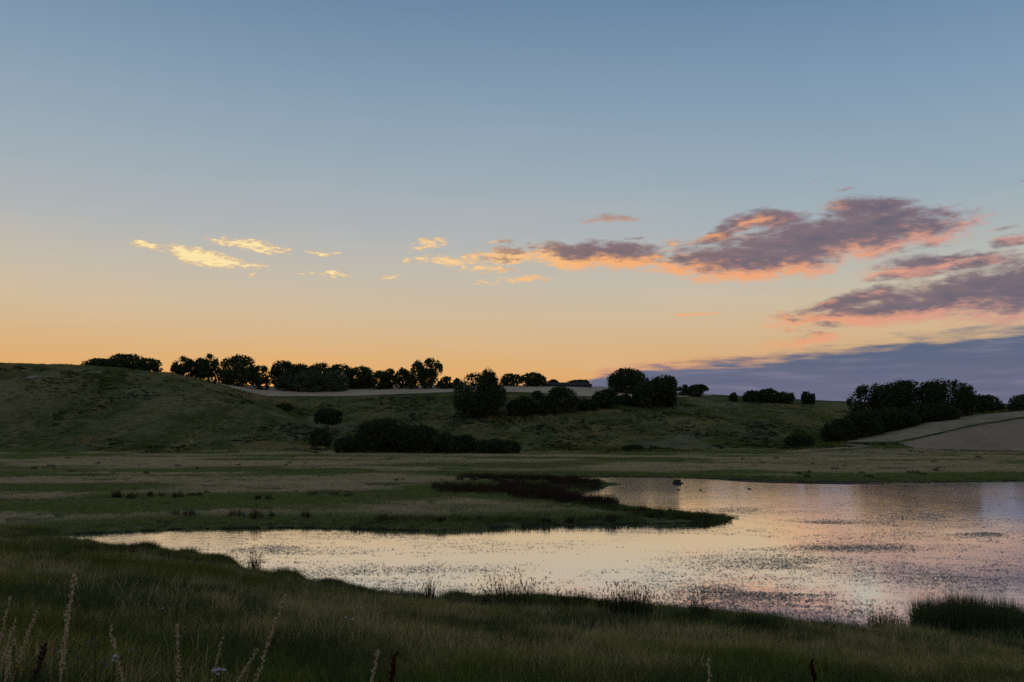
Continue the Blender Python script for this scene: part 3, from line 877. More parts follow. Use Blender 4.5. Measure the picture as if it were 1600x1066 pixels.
def tree(name, cat, label, px0, px1, top, Yd, style, mat, seed, group=None, base_py=None, leaf=None, n=None):
    rs = np.random.RandomState(seed)
    pc = (px0 + px1) / 2
    if Yd >= 560: Yd = inv(pc, Yd)[1]          # given as the row of its foot
    a0, _ = ray(pc, 640)
    x = a0 * Yd
    zg = tz(x, Yd)
    ztop = zat(pc, top, Yd)[1]
    h = max(ztop - zg, 0.8)
    w = (px1 - px0) / F * Yd
    st = {  # crown base fraction, lobes, fill, air, profile, stems
        'oak': (0.03, 34, .9, .06, 'dome', 1), 'airy': (0.08, 26, .9, .14, 'dome', 1), 'round': (0.02, 32, .9, .06, 'dome', 1),
        'bush': (-0.04, 30, .9, .03, 'bush', 3), 'poplar': (0.02, 16, .85, .14, 'poplar', 3), 'wind': (0.08, 18, .85, .10, 'wind', 2),
        'hawthorn': (0.30, 20, .85, .06, 'dome', 1), 'willow': (-0.02, 26, .9, .03, 'bush', 2)}[style]
    fb, lobes, fill, air, prof, stems = st
    dep = w * (0.9 if style != 'bush' else 0.75)
    dep = min(dep, max(14.0, h * 1.6))
    area = w * h + w * dep * .5
    leaf = leaf or 0.00115 * Yd
    n = n or int(np.clip(area / leaf ** 2 * 5.2, 1200, 13000))
    lobes = int(lobes * np.clip(w / h, .8, 2.2))
    V, tr, tint, cs = crown_mesh(rs, w, dep, h, h * fb, n, leaf, lobes, prof, fill, air)
    root = empty(name, (x, Yd, zg))
    tag(root, label, cat, group)
    mesh_obj('crown', V, tr, mat, root, {'tint': tint})
    order = np.argsort(-cs[:, 2])
    tg = [cs[i] for i in rs.permutation(len(cs))[:min(9, len(cs))]]
    tv, tq = trunk_mesh(rs, max(h * max(fb, .12) * 1.25, .5), np.clip(h * .028, .08, .5), tg, stems)
    mesh_obj('trunk', tv, [tq], M_bark, root, smooth=True)
    return root

LF, LD, WI = M_leaf, M_leafdark, M_willow
G_R = 'trees along the ridge skyline'
G_W = 'wood on the ridge above the stubble field'
TREES = [
 # name, category, label, px0, px1, top row, distance, style, material, group
 ('broadleaf_tree', 'tree', 'low flat-topped tree half sunk behind the crest of the left knoll', 128, 172, 562, 430, 'round', LF, G_R),
 ('broadleaf_tree', 'tree', 'tall domed tree highest in the clump behind the left knoll', 166, 224, 555.5, 440, 'oak', LF, G_R),
 ('broadleaf_tree', 'tree', 'thin see-through tree at the right end of the clump behind the knoll', 212, 247, 562, 435, 'airy', LF, G_R),
 ('bush', 'bush', 'tiny low bush in the sky gap between two ridge tree clumps', 247, 268, 583, 440, 'bush', LF, G_R),
 ('broadleaf_tree', 'tree', 'left tree of the pale-gapped trio beside the sunset glow', 267, 298, 560, 455, 'airy', LF, G_R),
 ('broadleaf_tree', 'tree', 'middle and lowest tree of the trio beside the sunset glow', 292, 320, 562, 460, 'oak', LF, G_R),
 ('broadleaf_tree', 'tree', 'right and tallest tree of the trio beside the sunset glow', 310, 338, 556.5, 455, 'oak', LF, G_R),
 ('broadleaf_tree', 'tree', 'big square-crowned tree just right of the narrow glowing gap on the ridge', 341, 397, 559, 455, 'oak', LF, G_R),
 ('broadleaf_tree', 'tree', 'small loose tree with orange sky showing through, left of the long wood', 392, 419, 573, 455, 'airy', LF, G_R),
 ('broadleaf_tree', 'tree', 'tall peaked tree at the left end of the long ridge wood', 423, 456, 566, 480, 'oak', LF, G_W),
 ('broadleaf_tree', 'tree', 'dark wood tree behind the first two grey-green willows', 444, 486, 571, 485, 'round', LF, G_W),
 ('broadleaf_tree', 'tree', 'dark wood tree behind the gap between the second and third willows', 478, 520, 570.5, 485, 'round', LF, G_W),
 ('broadleaf_tree', 'tree', 'dark wood tree standing behind the third willow', 512, 548, 572, 485, 'round', LF, G_W),
 ('broadleaf_tree', 'tree', 'sloping dark tree at the right end of the long ridge wood', 538, 583, 575, 480, 'round', LF, G_W),
 ('willow', 'tree', 'small rounded grey-green willow, leftmost in front of the ridge wood', 431, 461, 584.5, 462, 'willow', WI, 'pale willows before the ridge wood'),
 ('willow', 'tree', 'widest grey-green willow in the middle before the ridge wood', 461, 506, 581, 462, 'willow', WI, 'pale willows before the ridge wood'),
 ('willow', 'tree', 'grey-green willow, rightmost in front of the ridge wood', 504, 541, 582, 462, 'willow', WI, 'pale willows before the ridge wood'),
 ('broadleaf_tree', 'tree', 'low green tree right of the long wood above the stubble edge', 580, 606, 581, 470, 'round', LF, G_R),
 ('broadleaf_tree', 'tree', 'small pointed tree joined to the low green one right of the wood', 596, 618, 578.5, 472, 'oak', LF, G_R),
 ('broadleaf_tree', 'tree', 'sparse tree with holes of sky, left of the tall plume-topped tree', 617, 641, 577.5, 470, 'airy', LF, G_R),
 ('plume_tree', 'tree', 'left leaning plume of the tall split tree on the skyline', 638, 663, 566, 466, 'poplar', LF, G_R),
 ('plume_tree', 'tree', 'right plumes of the tall split tree on the skyline', 658, 689, 563.5, 468, 'poplar', LF, G_R),
 ('bush', 'bush', 'ragged bush right of the tall plume-topped tree', 687, 706, 589.5, 466, 'bush', LF, G_R),
 ('bush', 'bush', 'small square bush on the skyline beside the big round bush', 707, 723, 593, 464, 'bush', LF, G_R),
 ('broadleaf_tree', 'tree', 'tree top peeping over the big round bush on the slope', 746, 777, 582, 352, 'round', LF, None),
 ('round_bush', 'bush', 'big egg-shaped bush dominating the middle slope', 713, 787, 587, 651, 'bush', LF, None),
 ('broadleaf_tree', 'tree', 'thin spotty tree left of the long low barn', 784, 813, 585, 500, 'airy', LF, G_R),
 ('broadleaf_tree', 'tree', 'spiky-topped tree next to the left end of the barn', 815, 851, 584, 500, 'airy', LF, G_R),
 ('bush', 'bush', 'small tuft of leaves behind the left part of the barn roof', 856, 872, 594.5, 520, 'bush', LF, G_R),
 ('bush', 'bush', 'wide tuft of leaves behind the right part of the barn roof', 888, 921, 594.5, 520, 'bush', LF, G_R),
 ('broadleaf_tree', 'tree', 'lone dome-shaped tree on the skyline against the slate cloud', 954, 1010, 579, 470, 'round', LF, G_R),
 ('broadleaf_tree', 'tree', 'dark tree at the left of the pair below the dome-shaped tree', 991, 1024, 597, 637, 'round', LF, 'hedge trees across the middle slope'),
 ('broadleaf_tree', 'tree', 'tall dark tree at the right of the pair below the dome-shaped tree', 1013, 1057, 589, 636, 'oak', LF, 'hedge trees across the middle slope'),
 ('hedge_bush', 'bush', 'dark hedge bush touching the right side of the big round bush', 795, 832, 622, 649, 'bush', LD, 'hedge bushes across the middle slope'),
 ('hedge_bush', 'bush', 'dark peaked hedge bush between the big round bush and the square one', 820, 855, 614, 648, 'bush', LD, 'hedge bushes across the middle slope'),
 ('hedge_bush', 'bush', 'square-topped hedge bush standing highest in the slope hedge', 856, 901, 606.5, 645, 'bush', LF, 'hedge bushes across the middle slope'),
 ('hedge_bush', 'bush', 'low hedge bush right of the square-topped one', 897, 934, 626, 641, 'bush', LD, 'hedge bushes across the middle slope'),
 ('hedge_bush', 'bush', 'rounded hedge bush left of the low hedge run under the tall pair', 928, 967, 611, 638, 'bush', LD, 'hedge bushes across the middle slope'),
 ('hedge_bush', 'bush', 'small hedge bush on the upper side of the rounded one', 968, 985, 617, 627, 'bush', LD, 'hedge bushes across the middle slope'),
 ('hedge_bush', 'bush', 'low hedge run below the dark tall pair of trees', 972, 1014, 623, 634, 'bush', LD, 'hedge bushes across the middle slope'),
 ('hedge_bush', 'bush', 'broad hedge bush under the tall right tree of the pair', 1010, 1054, 616, 634, 'bush', LD, 'hedge bushes across the middle slope'),
 ('skyline_bush', 'bush', 'small pale bush on the skyline right of the tall dark pair', 1060, 1077, 602.5, 470, 'wind', LF, G_R),
 ('skyline_bush', 'bush', 'wind-bent bush on the skyline right of the small pale one', 1076, 1105, 602, 470, 'wind', LF, G_R),
 ('skyline_bush', 'bush', 'tiniest skyline bush left of the right-hand row', 1141, 1152, 615, 440, 'bush', LF, G_R),
 ('skyline_bush', 'bush', 'first shrub of the skyline row left of the domed one', 1163, 1187, 611.5, 440, 'wind', LF, G_R),
 ('skyline_bush', 'bush', 'domed shrub widest in the right-hand skyline row', 1186, 1218, 609, 440, 'round', LD, G_R),
 ('skyline_bush', 'bush', 'wind-swept flat shrub right of the domed one on the skyline', 1216, 1240, 614, 440, 'wind', LF, G_R),
 ('skyline_bush', 'bush', 'separate round shrub at the right end of the skyline row', 1254, 1273, 613, 440, 'round', LD, G_R),
 ('copse_tree', 'tree', 'left tree of the big dark copse by the ploughed field', 1334, 1392, 604, 300, 'oak', LD, 'copse above the ploughed field'),
 ('copse_tree', 'tree', 'spiky-topped second tree of the big dark copse', 1370, 1428, 600.5, 303, 'oak', LD, 'copse above the ploughed field'),
 ('copse_tree', 'tree', 'broad middle tree of the big dark copse', 1396, 1470, 598.5, 306, 'round', LD, 'copse above the ploughed field'),
 ('copse_tree', 'tree', 'tall right tree of the big dark copse with sloping shoulder', 1440, 1516, 597.5, 310, 'round', LD, 'copse above the ploughed field'),
 ('copse_bush', 'bush', 'rounded bush at the right foot of the dark copse', 1508, 1560, 619.5, 646, 'bush', LD, 'copse above the ploughed field'),
 ('copse_bush', 'bush', 'grey-green bush cut by the right edge, right of the copse', 1580, 1622, 618, 315, 'bush', WI, None),
 ('copse_bush', 'bush', 'dark bush at the downhill left tip of the copse', 1286, 1334, 657, 690, 'bush', LD, 'copse above the ploughed field'),
 ('copse_bush', 'bush', 'dark bush under the left tree of the copse', 1318, 1375, 644, 684, 'bush', LD, 'copse above the ploughed field'),
 ('copse_bush', 'bush', 'dark bush under the middle trees of the copse', 1362, 1428, 640, 673, 'bush', LD, 'copse above the ploughed field'),
 ('copse_bush', 'bush', 'dark bush under the tall right tree of the copse', 1415, 1490, 632, 659, 'bush', LD, 'copse above the ploughed field'),
 ('lone_bush', 'bush', 'square dark bush on its own left of the copse foot', 1227, 1268, 681, 698, 'bush', LD, None),
 ('thicket_bush', 'bush', 'low dark bush at the left end of the valley thicket', 526, 572, 685, 232, 'bush', LD, 'thicket at the foot of the valley'),
 ('thicket_bush', 'bush', 'tallest dark bush of the valley thicket', 560, 640, 657, 236, 'bush', LD, 'thicket at the foot of the valley'),
 ('thicket_bush', 'bush', 'sloping dark bush in the middle of the valley thicket', 618, 684, 667, 235, 'bush', LD, 'thicket at the foot of the valley'),
 ('thicket_bush', 'bush', 'right-hand falling end of the dark valley thicket', 668, 724, 680, 234, 'bush', LD, 'thicket at the foot of the valley'),
 ('thicket_bush', 'bush', 'paler green bush between the dark thicket and its brown neighbour', 712, 750, 681, 236, 'bush', LF, 'thicket at the foot of the valley'),
 ('thicket_bush', 'bush', 'low brownish bush at the right end of the valley thicket', 746, 810, 688, 233, 'bush', LD, 'thicket at the foot of the valley'),
 ('hawthorn', 'tree', 'lone hawthorn with a bare trunk beside the left knoll', 495, 532, 640, 672, 'hawthorn', LD, None),
 ('bush', 'bush', 'faint green bush below the lone hawthorn', 486, 517, 672, 698, 'bush', LF, None),
 ('bramble', 'bush', 'low dark scrub in the gully under the stubble field', 432, 456, 631, 641, 'bush', LF, None),
 ('bush', 'bush', 'small flat dark bush at the far meadow edge right of the thicket', 973, 1000, 696.5, 703, 'bush', LD, None),
]
for i, (nm, cat, lab, p0, p1, tp, Yd, sty, mt, gp_) in enumerate(TREES):
    tree(nm, cat, lab, p0, p1, tp, Yd, sty, mt, 500 + i * 7, gp_)

# ------------------------------------------------------------------ barn on the skyline
def box(x0, x1, y0, y1, z0, z1):
    V = np.array([(x, y, z) for x in (x0, x1) for y in (y0, y1) for z in (z0, z1)], float)
    q = [(0, 1, 3, 2), (4, 6, 7, 5), (0, 4, 5, 1), (2, 3, 7, 6), (0, 2, 6, 4), (1, 5, 7, 3)]
    return V, np.array(q)
Yb = 508.0
x0, zr = zat(846, 598.2, Yb); x1, _ = zat(925, 598.2, Yb); _, ze = zat(880, 603.5, Yb)
zg = tz((x0 + x1) / 2, Yb)
barn = empty('barn', ((x0 + x1) / 2, Yb, zg))
tag(barn, 'long low dark barn roof showing above the stubble field on the skyline', 'barn')
hw = (x1 - x0) / 2; zr -= zg; ze = max(ze - zg, 0.8); zr = max(zr, ze + 1.5)
v, q = box(-hw + .6, hw - .6, -4.5, 4.5, -0.5, ze)
mesh_obj('wall', v, [q], M_board, barn)
def roofside(sy):
    V = [(-hw, sy * 5.2, ze - .2), (hw, sy * 5.2, ze - .2), (hw - 3.2, sy * .03, zr), (-hw + .5, sy * .03, zr),
         (-hw, sy * 5.2, ze + .05), (hw, sy * 5.2, ze + .05), (hw - 3.2, sy * .03, zr + .25), (-hw + .5, sy * .03, zr + .25)]
    return np.array(V, float), np.array([(0, 1, 2, 3), (4, 5, 6, 7), (0, 1, 5, 4), (1, 2, 6, 5), (3, 0, 4, 7), (2, 3, 7, 6)])
for sy in (-1, 1):
    v, q = roofside(sy); mesh_obj('roof', v, [q], M_roof, barn)

# ------------------------------------------------------------------ boulder in the water
def rock(name, loc, outline, depth, seed):
    """a rough block: rows of a closed section run through the depth"""
    rs = np.random.RandomState(seed); V = []; nd = 7; n = len(outline)
    for k in range(nd):
        t = k / (nd - 1) * 2 - 1
        s = (1 - abs(t) ** 3 * .55)
        for (ox, oz) in outline:
            V.append((ox * s + rs.normal(0, .025), t * depth / 2 + rs.normal(0, .03), (oz if oz < 0 else oz * s) + rs.normal(0, .02)))
    q = []
    for k in range(nd - 1):
        for i in range(n): q.append((k * n + i, k * n + (i + 1) % n, (k + 1) * n + (i + 1) % n, (k + 1) * n + i))
    V = np.array(V)
    c0 = len(V); V = np.vstack([V, V[:n].mean(0), V[-n:].mean(0)])
    tr = [(i, c0, (i + 1) % n) for i in range(n)] + [((nd - 1) * n + i, (nd - 1) * n + (i + 1) % n, c0 + 1) for i in range(n)]
    o = mesh_obj(name, V, [q, tr], M_rock)
    o.location = loc
    return o
bx, by = on_water(1060, 756.3)
u_ = by / F
def pxs(pts): return [((p - 1060) * u_, (756.3 - r) * u_) for p, r in pts]
b = rock('boulder', (bx, by + .6, 0), pxs([(1051.6, 756.3), (1053.2, 754), (1055, 751.2), (1057, 750.2), (1059.5, 750.6), (1062, 750), (1064.3, 750.2), (1064.9, 752), (1065, 754.6), (1068.4, 755), (1069, 756.2), (1066, 759), (1054, 759)]), 1.3, 3)
tag(b, 'dark angular boulder with one sheer side standing in the far water', 'boulder')

# small dark lumps on the water
for px, py, w_, lab in [(1060, 766, .34, 'small dark lump of weed floating below the boulder'), (1171, 764.5, .4, 'small dark lump of weed floating alone in the right-hand far water'),
                        (1095, 766.5, .26, 'faint lump of weed floating between the boulder and the right-hand one')]:
    wx, wy = on_water(px, py)
    rs = np.random.RandomState(px)
    V, t_, q_, ti = blades(rs, 40, .16, w_ / 2, .05, 1.4)
    o = mesh_obj('floating_weed', V, [t_, q_], M_weed, attrs={'tint': ti}); o.location = (wx, wy, 0.02)
    tag(o, lab, 'weed')

# pond weed: small leaves lying on the surface, in drifts
rs = np.random.RandomState(31)
n = 32000                                            # drifts lie in short wind-blown dashes
Yw = 26 + (120 - 26) * rs.rand(n) ** 1.5
xw = (rs.rand(n) * 2 - 1) * .72 * Yw
k = fbm(xw * .09, Yw * .30, 4) + .28 * fbm(xw * .5, Yw * 1.9, 2) > .705 - .035 * sstep(xw / Yw, .05, .3) + .05 * rs.normal(0, 1, n)
xw, Yw = np.repeat(xw[k], 6), np.repeat(Yw[k], 6)
xw = xw + rs.normal(0, .30, len(xw)); Yw = Yw + rs.normal(0, .07, len(xw))
# extra along the near shore and in the right-hand shallows
n2 = 26000
px_ = rs.uniform(380, 1650, n2)
i_ = rs.gamma(1.6, 9.0, n2)
py_ = np.interp(px_, [p[0] for p in NEAR], [p[1] for p in NEAR]) - i_ * np.where(px_ > 1050, 1.5, .7)
aa = (px_ - 800) / F; vv = (533 - py_) / F; dd = CT - vv * ST
Y2 = -CAMZ / ((ST + vv * CT) / dd); X2 = aa / dd * Y2
DR = [(1425, 812, 95, 26, 2600), (1290, 817, 70, 5, 900), (1550, 834, 70, 5, 900), (1160, 797, 120, 7, 1300), (1330, 856, 120, 6, 1300), (1215, 880, 130, 18, 1800), (1480, 900, 120, 16, 1000), (1180, 925, 120, 14, 2200), (640, 890, 200, 10, 900), (420, 858, 120, 8, 900), (560, 836, 60, 3, 250)]  # first drift: weed that also stands in for the copse's dark reflection
dpx = np.concatenate([cx + sx_ * .55 * rs.normal(0, 1, m_) for cx, cy, sx_, sy_, m_ in DR])
dpy = np.concatenate([cy + sy_ * .55 * rs.normal(0, 1, m_) for cx, cy, sx_, sy_, m_ in DR])
aa3 = (dpx - 800) / F; vv3 = (533 - dpy) / F; dd3 = CT - vv3 * ST
Y3 = -CAMZ / ((ST + vv3 * CT) / dd3); X3 = aa3 / dd3 * Y3
k3 = fbm(X3 * .35, Y3 * .35, 4) > .42
X3, Y3 = X3[k3], Y3[k3]
k2 = (Y2 > 0) & (fbm(X2 * .5, Y2 * .8, 3) > .47)
rp = lambda v, sg_: np.repeat(v, 3) + rs.normal(0, sg_, len(v) * 3)
X3, Y3 = rp(X3, .3), rp(Y3, .07)
xw = np.concatenate([xw, X2[k2], X3]); Yw = np.concatenate([Yw, Y2[k2], Y3])
k = shore_sd(xw, Yw) < -0.05
xw, Yw = xw[k], Yw[k]
n = len(xw)
s = (0.022 + 0.055 * rs.rand(n) ** 2.5) * (0.8 + Yw / 110)
th = rs.rand(n) * 6.283
tl = rs.normal(0, .16, (n, 2))
c_, s_ = np.cos(th), np.sin(th)
V = np.zeros((n, 4, 3))
for j, (lx, ly) in enumerate([(-1, 0), (0, -.55), (1, 0), (0, .55)]):
    ox = (lx * c_ - ly * s_) * s; oy = (lx * s_ + ly * c_) * s
    V[:, j] = np.stack([xw + ox, Yw + oy, 0.012 + np.abs(ox * tl[:, 0] + oy * tl[:, 1])], 1)
o = mesh_obj('pond_weed', V.reshape(-1, 3), [np.arange(n * 4).reshape(n, 4)], M_weed, attrs={'tint': np.repeat(rs.rand(n), 4)})
tag(o, 'drifts of small floating weed leaves speckling the pond', 'pond weed', kind='stuff')

# ------------------------------------------------------------------ rushes, sedges, reeds
def rush(name, label, cat, px, top, base, hw_px, seed, mat=None, n=None, lean=.45, group=None, heads=0, z=None, wid=None, headmat=None):
    """an upright clump whose foot shows at (px, base) and whose tips reach row top"""
    rs = np.random.RandomState(seed)
    # walk the sight line to the ground
    a, sl = ray(px, base)
    Ys = np.linspace(8, 235, 3000)
    zt = terrain(a * Ys, Ys)
    if z is not None: zt = np.maximum(zt, z)
    hit = np.argmax(zt >= CAMZ + sl * Ys)
    Yd = Ys[hit] if zt[hit] >= CAMZ + sl * Ys[hit] else 200.0
    zg = float(zt[hit])
    h = max(zat(px, top, Yd)[1] - zg, .25)
    w = hw_px / F * Yd
    n = n or int(np.clip(170 * max(w, .6), 120, 420))
    if Yd < 42: n = int(n * 1.35)
    wid = wid or max(.015, Yd * 0.00042)
    V, t_, q_, ti = blades(rs, n, h * 1.1, w * .8, wid, lean * min(1.0, w / h + .25), .45, .6, .5 if Yd > 42 else .3)
    root = empty(name, (a * Yd, Yd, zg)); tag(root, label, cat, group)
    tag(mesh_obj('blades', V, [t_, q_], mat or M_rush, root, {'tint': ti}), kind='stuff')
    if heads:
        tips = V.reshape(-1, 5, 3)[:, 4]
        pick = rs.choice(len(tips), min(heads, len(tips)), replace=False)
        HV, HQ, k0 = [], [], 0
        for p in tips[pick]:
            s_ = wid * rs.uniform(1.0, 1.9)
            for dz_ in (0, -1.6, -3.0):
                c = p + [rs.normal(0, s_ * .5), rs.normal(0, s_ * .5), dz_ * s_ * .9]
                oc = np.array([(1, 0, 0), (-1, 0, 0), (0, 1, 0), (0, -1, 0), (0, 0, 1.3), (0, 0, -1.3)]) * s_ * .7 + c
                HV.append(oc)
                for f in [(0, 2, 4), (2, 1, 4), (1, 3, 4), (3, 0, 4), (2, 0, 5), (1, 2, 5), (3, 1, 5), (0, 3, 5)]: HQ.append([k0 + i for i in f])
                k0 += 6
        tag(mesh_obj('seed_heads', np.concatenate(HV), [HQ], headmat or M_seed, root, {'tint': rs.rand(k0)}), kind='stuff')
    return root

G_N = 'rush clumps along the near shore'
rush('rush_clump', 'dark spiky rush clump at the left end of the near shore', 'rushes', 187, 838, 874, 28, 1, M_rushbrown, heads=20, group=G_N)
rush('rush_clump', 'low brown rush mat left of the spiky clump at the pond tip', 'rushes', 125, 842, 868, 36, 2, M_rushbrown, heads=10, group=G_N)
rush('rush_clump', 'dotted rush clump standing alone in the small inlet', 'rushes', 397, 856, 901, 12, 3, M_rush, n=110, lean=.3, heads=40, group=G_N)
rush('sedge_clump', 'rounded green sedge at the lip of the small inlet', 'sedge', 335, 860, 894, 26, 4, M_reed, group=G_N)
rush('rush_clump', 'thin row of rush stems left of the leaning tuft', 'rushes', 620, 900, 942, 22, 5, M_rush, n=60, heads=8, group=G_N)
rush('grass_tuft', 'tuft of tall grass leaning right over the water', 'grass', 670, 894, 946, 11, 6, M_rush, n=80, lean=.6, heads=30, group=G_N)
rush('rush_clump', 'wide spray of open seed heads on the near shore', 'rushes', 797, 891, 957, 40, 7, M_rush, n=150, lean=.8, heads=110, group=G_N)
rush('rush_clump', 'short rush clump between the wide spray and the biggest clump', 'rushes', 900, 915, 965, 24, 8, M_rush, n=110, heads=36, group=G_N)
rush('rush_clump', 'biggest rush clump with many upright seed heads', 'rushes', 985, 905, 974, 40, 9, M_rush, n=260, lean=.5, heads=130, group=G_N)
rush('rush_clump', 'low rush fringe on the left of the biggest clump', 'rushes', 945, 925, 968, 16, 10, M_rush, n=90, heads=26, group=G_N)
rush('rush_clump', 'small thin rush clump right of the biggest one', 'rushes', 1095, 924, 976, 18, 11, M_rush, n=90, heads=26, group=G_N)
rush('rush_clump', 'low reeds growing in the water left of the reed bed', 'reeds', 1385, 953, 978, 34, 12, M_reed, n=190, lean=.25, z=0.0)
rush('rush_clump', 'ragged low rush line below the small thin clump', 'rushes', 1165, 950, 987, 40, 13, M_rush, n=150, group=G_N)

G_S = 'small sprigs fringing the near shore'
rs = np.random.RandomState(404)
for k, px in enumerate([222, 255, 300, 432, 466, 512, 552, 585, 640, 705, 735, 758, 845, 872, 925, 1048, 1130, 1205, 1245, 1290, 1330]):
    row = float(np.interp(px, [p[0] for p in NEAR], [p[1] for p in NEAR]))
    rush('shore_sprig', 'small ragged sprig in the grass fringe of the near shore', 'rushes', px, row - rs.uniform(14, 30), row + rs.uniform(2, 10), rs.uniform(6, 15), 1300 + k, M_rush if k % 3 else M_reed, n=int(rs.uniform(26, 60)), lean=rs.uniform(.4, .8), heads=int(rs.uniform(0, 14)), group=G_S)

# reed bed
rs = np.random.RandomState(77)
parts = []
V_, T_, Q_, TI = [], [], [], []
off = 0
for k in range(620):
    px = rs.uniform(1437, 1602); base = 980 + 28 * rs.rand() ** .8
    x_, y_ = on_water(px, base)
    hh = (1.12 + .20 * rs.rand() + .55 * vnoise(px * .045, base * .02)) * (1.12 - .30 * abs(px - 1500) / 110)
    v, t_, q_, ti = blades(rs, 20, hh, .30, .014, .20, .55, .5)
    v = v + [x_, y_, -0.05]
    V_.append(v); T_.append(t_ + off); Q_.append(q_ + off); TI.append(ti); off += len(v)
o = mesh_obj('reed_bed', np.concatenate(V_), [np.concatenate(T_), np.concatenate(Q_)], M_reed, attrs={'tint': np.concatenate(TI)})
tag(o, 'dense block of green reeds in the shallows at the lower right', 'reed bed', kind='stuff')

# brown sedge swamp on the back of the peninsula
def sedge(name, label, quads, n, h, mat, seed, wid=.03):
    rs = np.random.RandomState(seed); off = 0; V_, T_, Q_, TI = [], [], [], []
    for k in range(n):
        (xa, ya, xb, yb, thick) = quads[rs.randint(len(quads))]
        t = rs.rand(); px = xa + (xb - xa) * t; py = ya + (yb - ya) * t + rs.normal(0, thick * .5)
        x_, y_ = on_water(px, py, .3)
        sd_v = shore_sd([x_], [y_])[0]
        if sd_v < -.4: continue
        g = max(tz(x_, y_), -0.1)
        v, t_, q_, ti = blades(rs, 26, h * rs.uniform(.5, 1.1), .45, wid, .5, .5, .5)
        v = v + [x_, y_, g]
        V_.append(v); T_.append(t_ + off); Q_.append(q_ + off); TI.append(np.clip(ti * .6 + rs.rand() * .4, 0, 1)); off += len(v)
    o = mesh_obj(name, np.concatenate(V_), [np.concatenate(T_), np.concatenate(Q_)], mat, attrs={'tint': np.concatenate(TI)})
    return tag(o, label, 'sedge', kind='stuff')
sedge('brown_sedge', 'dark brown sedge swamp across the back of the peninsula',
      [(680, 766, 800, 770, 6), (780, 760, 880, 770, 9), (860, 756, 935, 758, 6), (800, 775, 900, 783, 6), (870, 778, 960, 790, 6), (720, 748, 900, 752, 2)], 1300, 1.15, M_rushbrown, 41)
sedge('green_sedge', 'green sedge fringe along the far edge of the peninsula',
      [(900, 788, 1030, 806, 4), (1010, 806, 1150, 810, 2.5), (900, 762, 972, 757, 2), (560, 815, 1000, 812, 5)], 800, .62, M_reed, 42)

# rush tufts standing in the meadow and on the peninsula front
G_M = 'rush tufts dotted over the far meadow'
MT = [ # px, top, base, half width, label
 (182, 763, 778, 9, 'lone dark tuft farthest left in the meadow tuft line'), (205, 766, 780, 9, 'squat dark tuft just right of the farthest left one'),
 (234, 764, 777, 5, 'narrow tuft left of the big double tuft in the meadow'), (252, 768, 777, 6, 'faint small tuft beside the big double tuft'),
 (278, 762, 780, 11, 'big dark left half of the double tuft in the meadow'), (304, 764, 778, 15, 'long lower right half of the double tuft in the meadow'),
 (323, 764, 772, 5, 'small upright tuft ending the double tuft line'),
 (403, 769, 783, 5, 'tall narrow dark tuft mid meadow, left of a twin'), (420, 770, 784, 7, 'dark tuft mid meadow, right of its narrow twin'),
 (488, 763, 777, 10, 'rounded dark tuft near the middle of the meadow'), (523, 765, 776, 8, 'dim tuft left of the meadow edge pair'), (545, 767, 777, 9, 'dim broad tuft right of the meadow edge pair'),
 (295, 788, 809, 10, 'dense upright tuft on the far bank at the left'), (275, 793, 808, 7, 'thin tuft touching the dense upright one on the far bank'),
 (370, 788, 810, 14, 'wide brown tuft on the far bank, left of two'), (400, 787, 811, 13, 'wide brown tuft on the far bank, right of two'), (424, 795, 810, 5, 'small tuft at the right of the two wide brown ones'),
 (478, 791, 810, 10, 'single brown tuft on the far bank above the pond middle'), (597, 797, 815, 13, 'broad dark tuft on the far bank above two reflections'),
 (615, 800, 816, 8, 'dark tuft leaning on the broad one on the far bank'), (690, 800, 818, 9, 'dark tuft at the water above the third reflection'), (750, 801, 815, 8, 'low tuft right of the third reflection'),
 (853, 800, 819, 8, 'dark tuft at the peninsula waterline, left of a pair'), (890, 803, 817, 8, 'dark tuft at the peninsula waterline, right of a pair'),
 (955, 796, 815, 10, 'bushy tuft on the peninsula front'), (1004, 784, 803, 7, 'tall thin tuft on the back edge of the peninsula'), (1030, 787, 808, 8, 'twiggy tuft beside the tall thin one on the peninsula'),
 (1050, 789, 806, 8, 'tuft with pointed tips near the peninsula end'), (1100, 797, 810, 11, 'last dark tuft before the peninsula tip'),
 (718, 740, 752, 8, 'dark tuft left in the row by the narrow back channel'), (741, 743, 752, 9, 'dark tuft second in the row by the narrow back channel'), (775, 743, 753, 9, 'dark tuft third in the row by the narrow back channel'),
 (620, 746, 753, 4, 'tiny tuft left of a twin in the upper meadow'), (630, 746, 752, 4, 'tiny tuft right of a twin in the upper meadow'), (690, 746, 753, 5, 'tiny tuft before the back channel row'),
 (935, 750, 757, 7, 'dark green tuft on the small spit'), (308, 728, 734, 2.5, 'thin upright stalk tuft alone in the upper meadow'),
]
for i, (px, tp, bs_, hw_, lab) in enumerate(MT):
    rush('rush_tuft', lab, 'rushes', px, tp, bs_, hw_, 900 + i, M_rushbrown if bs_ > 784 or i % 3 == 0 else M_rush, lean=.5, group=G_M)
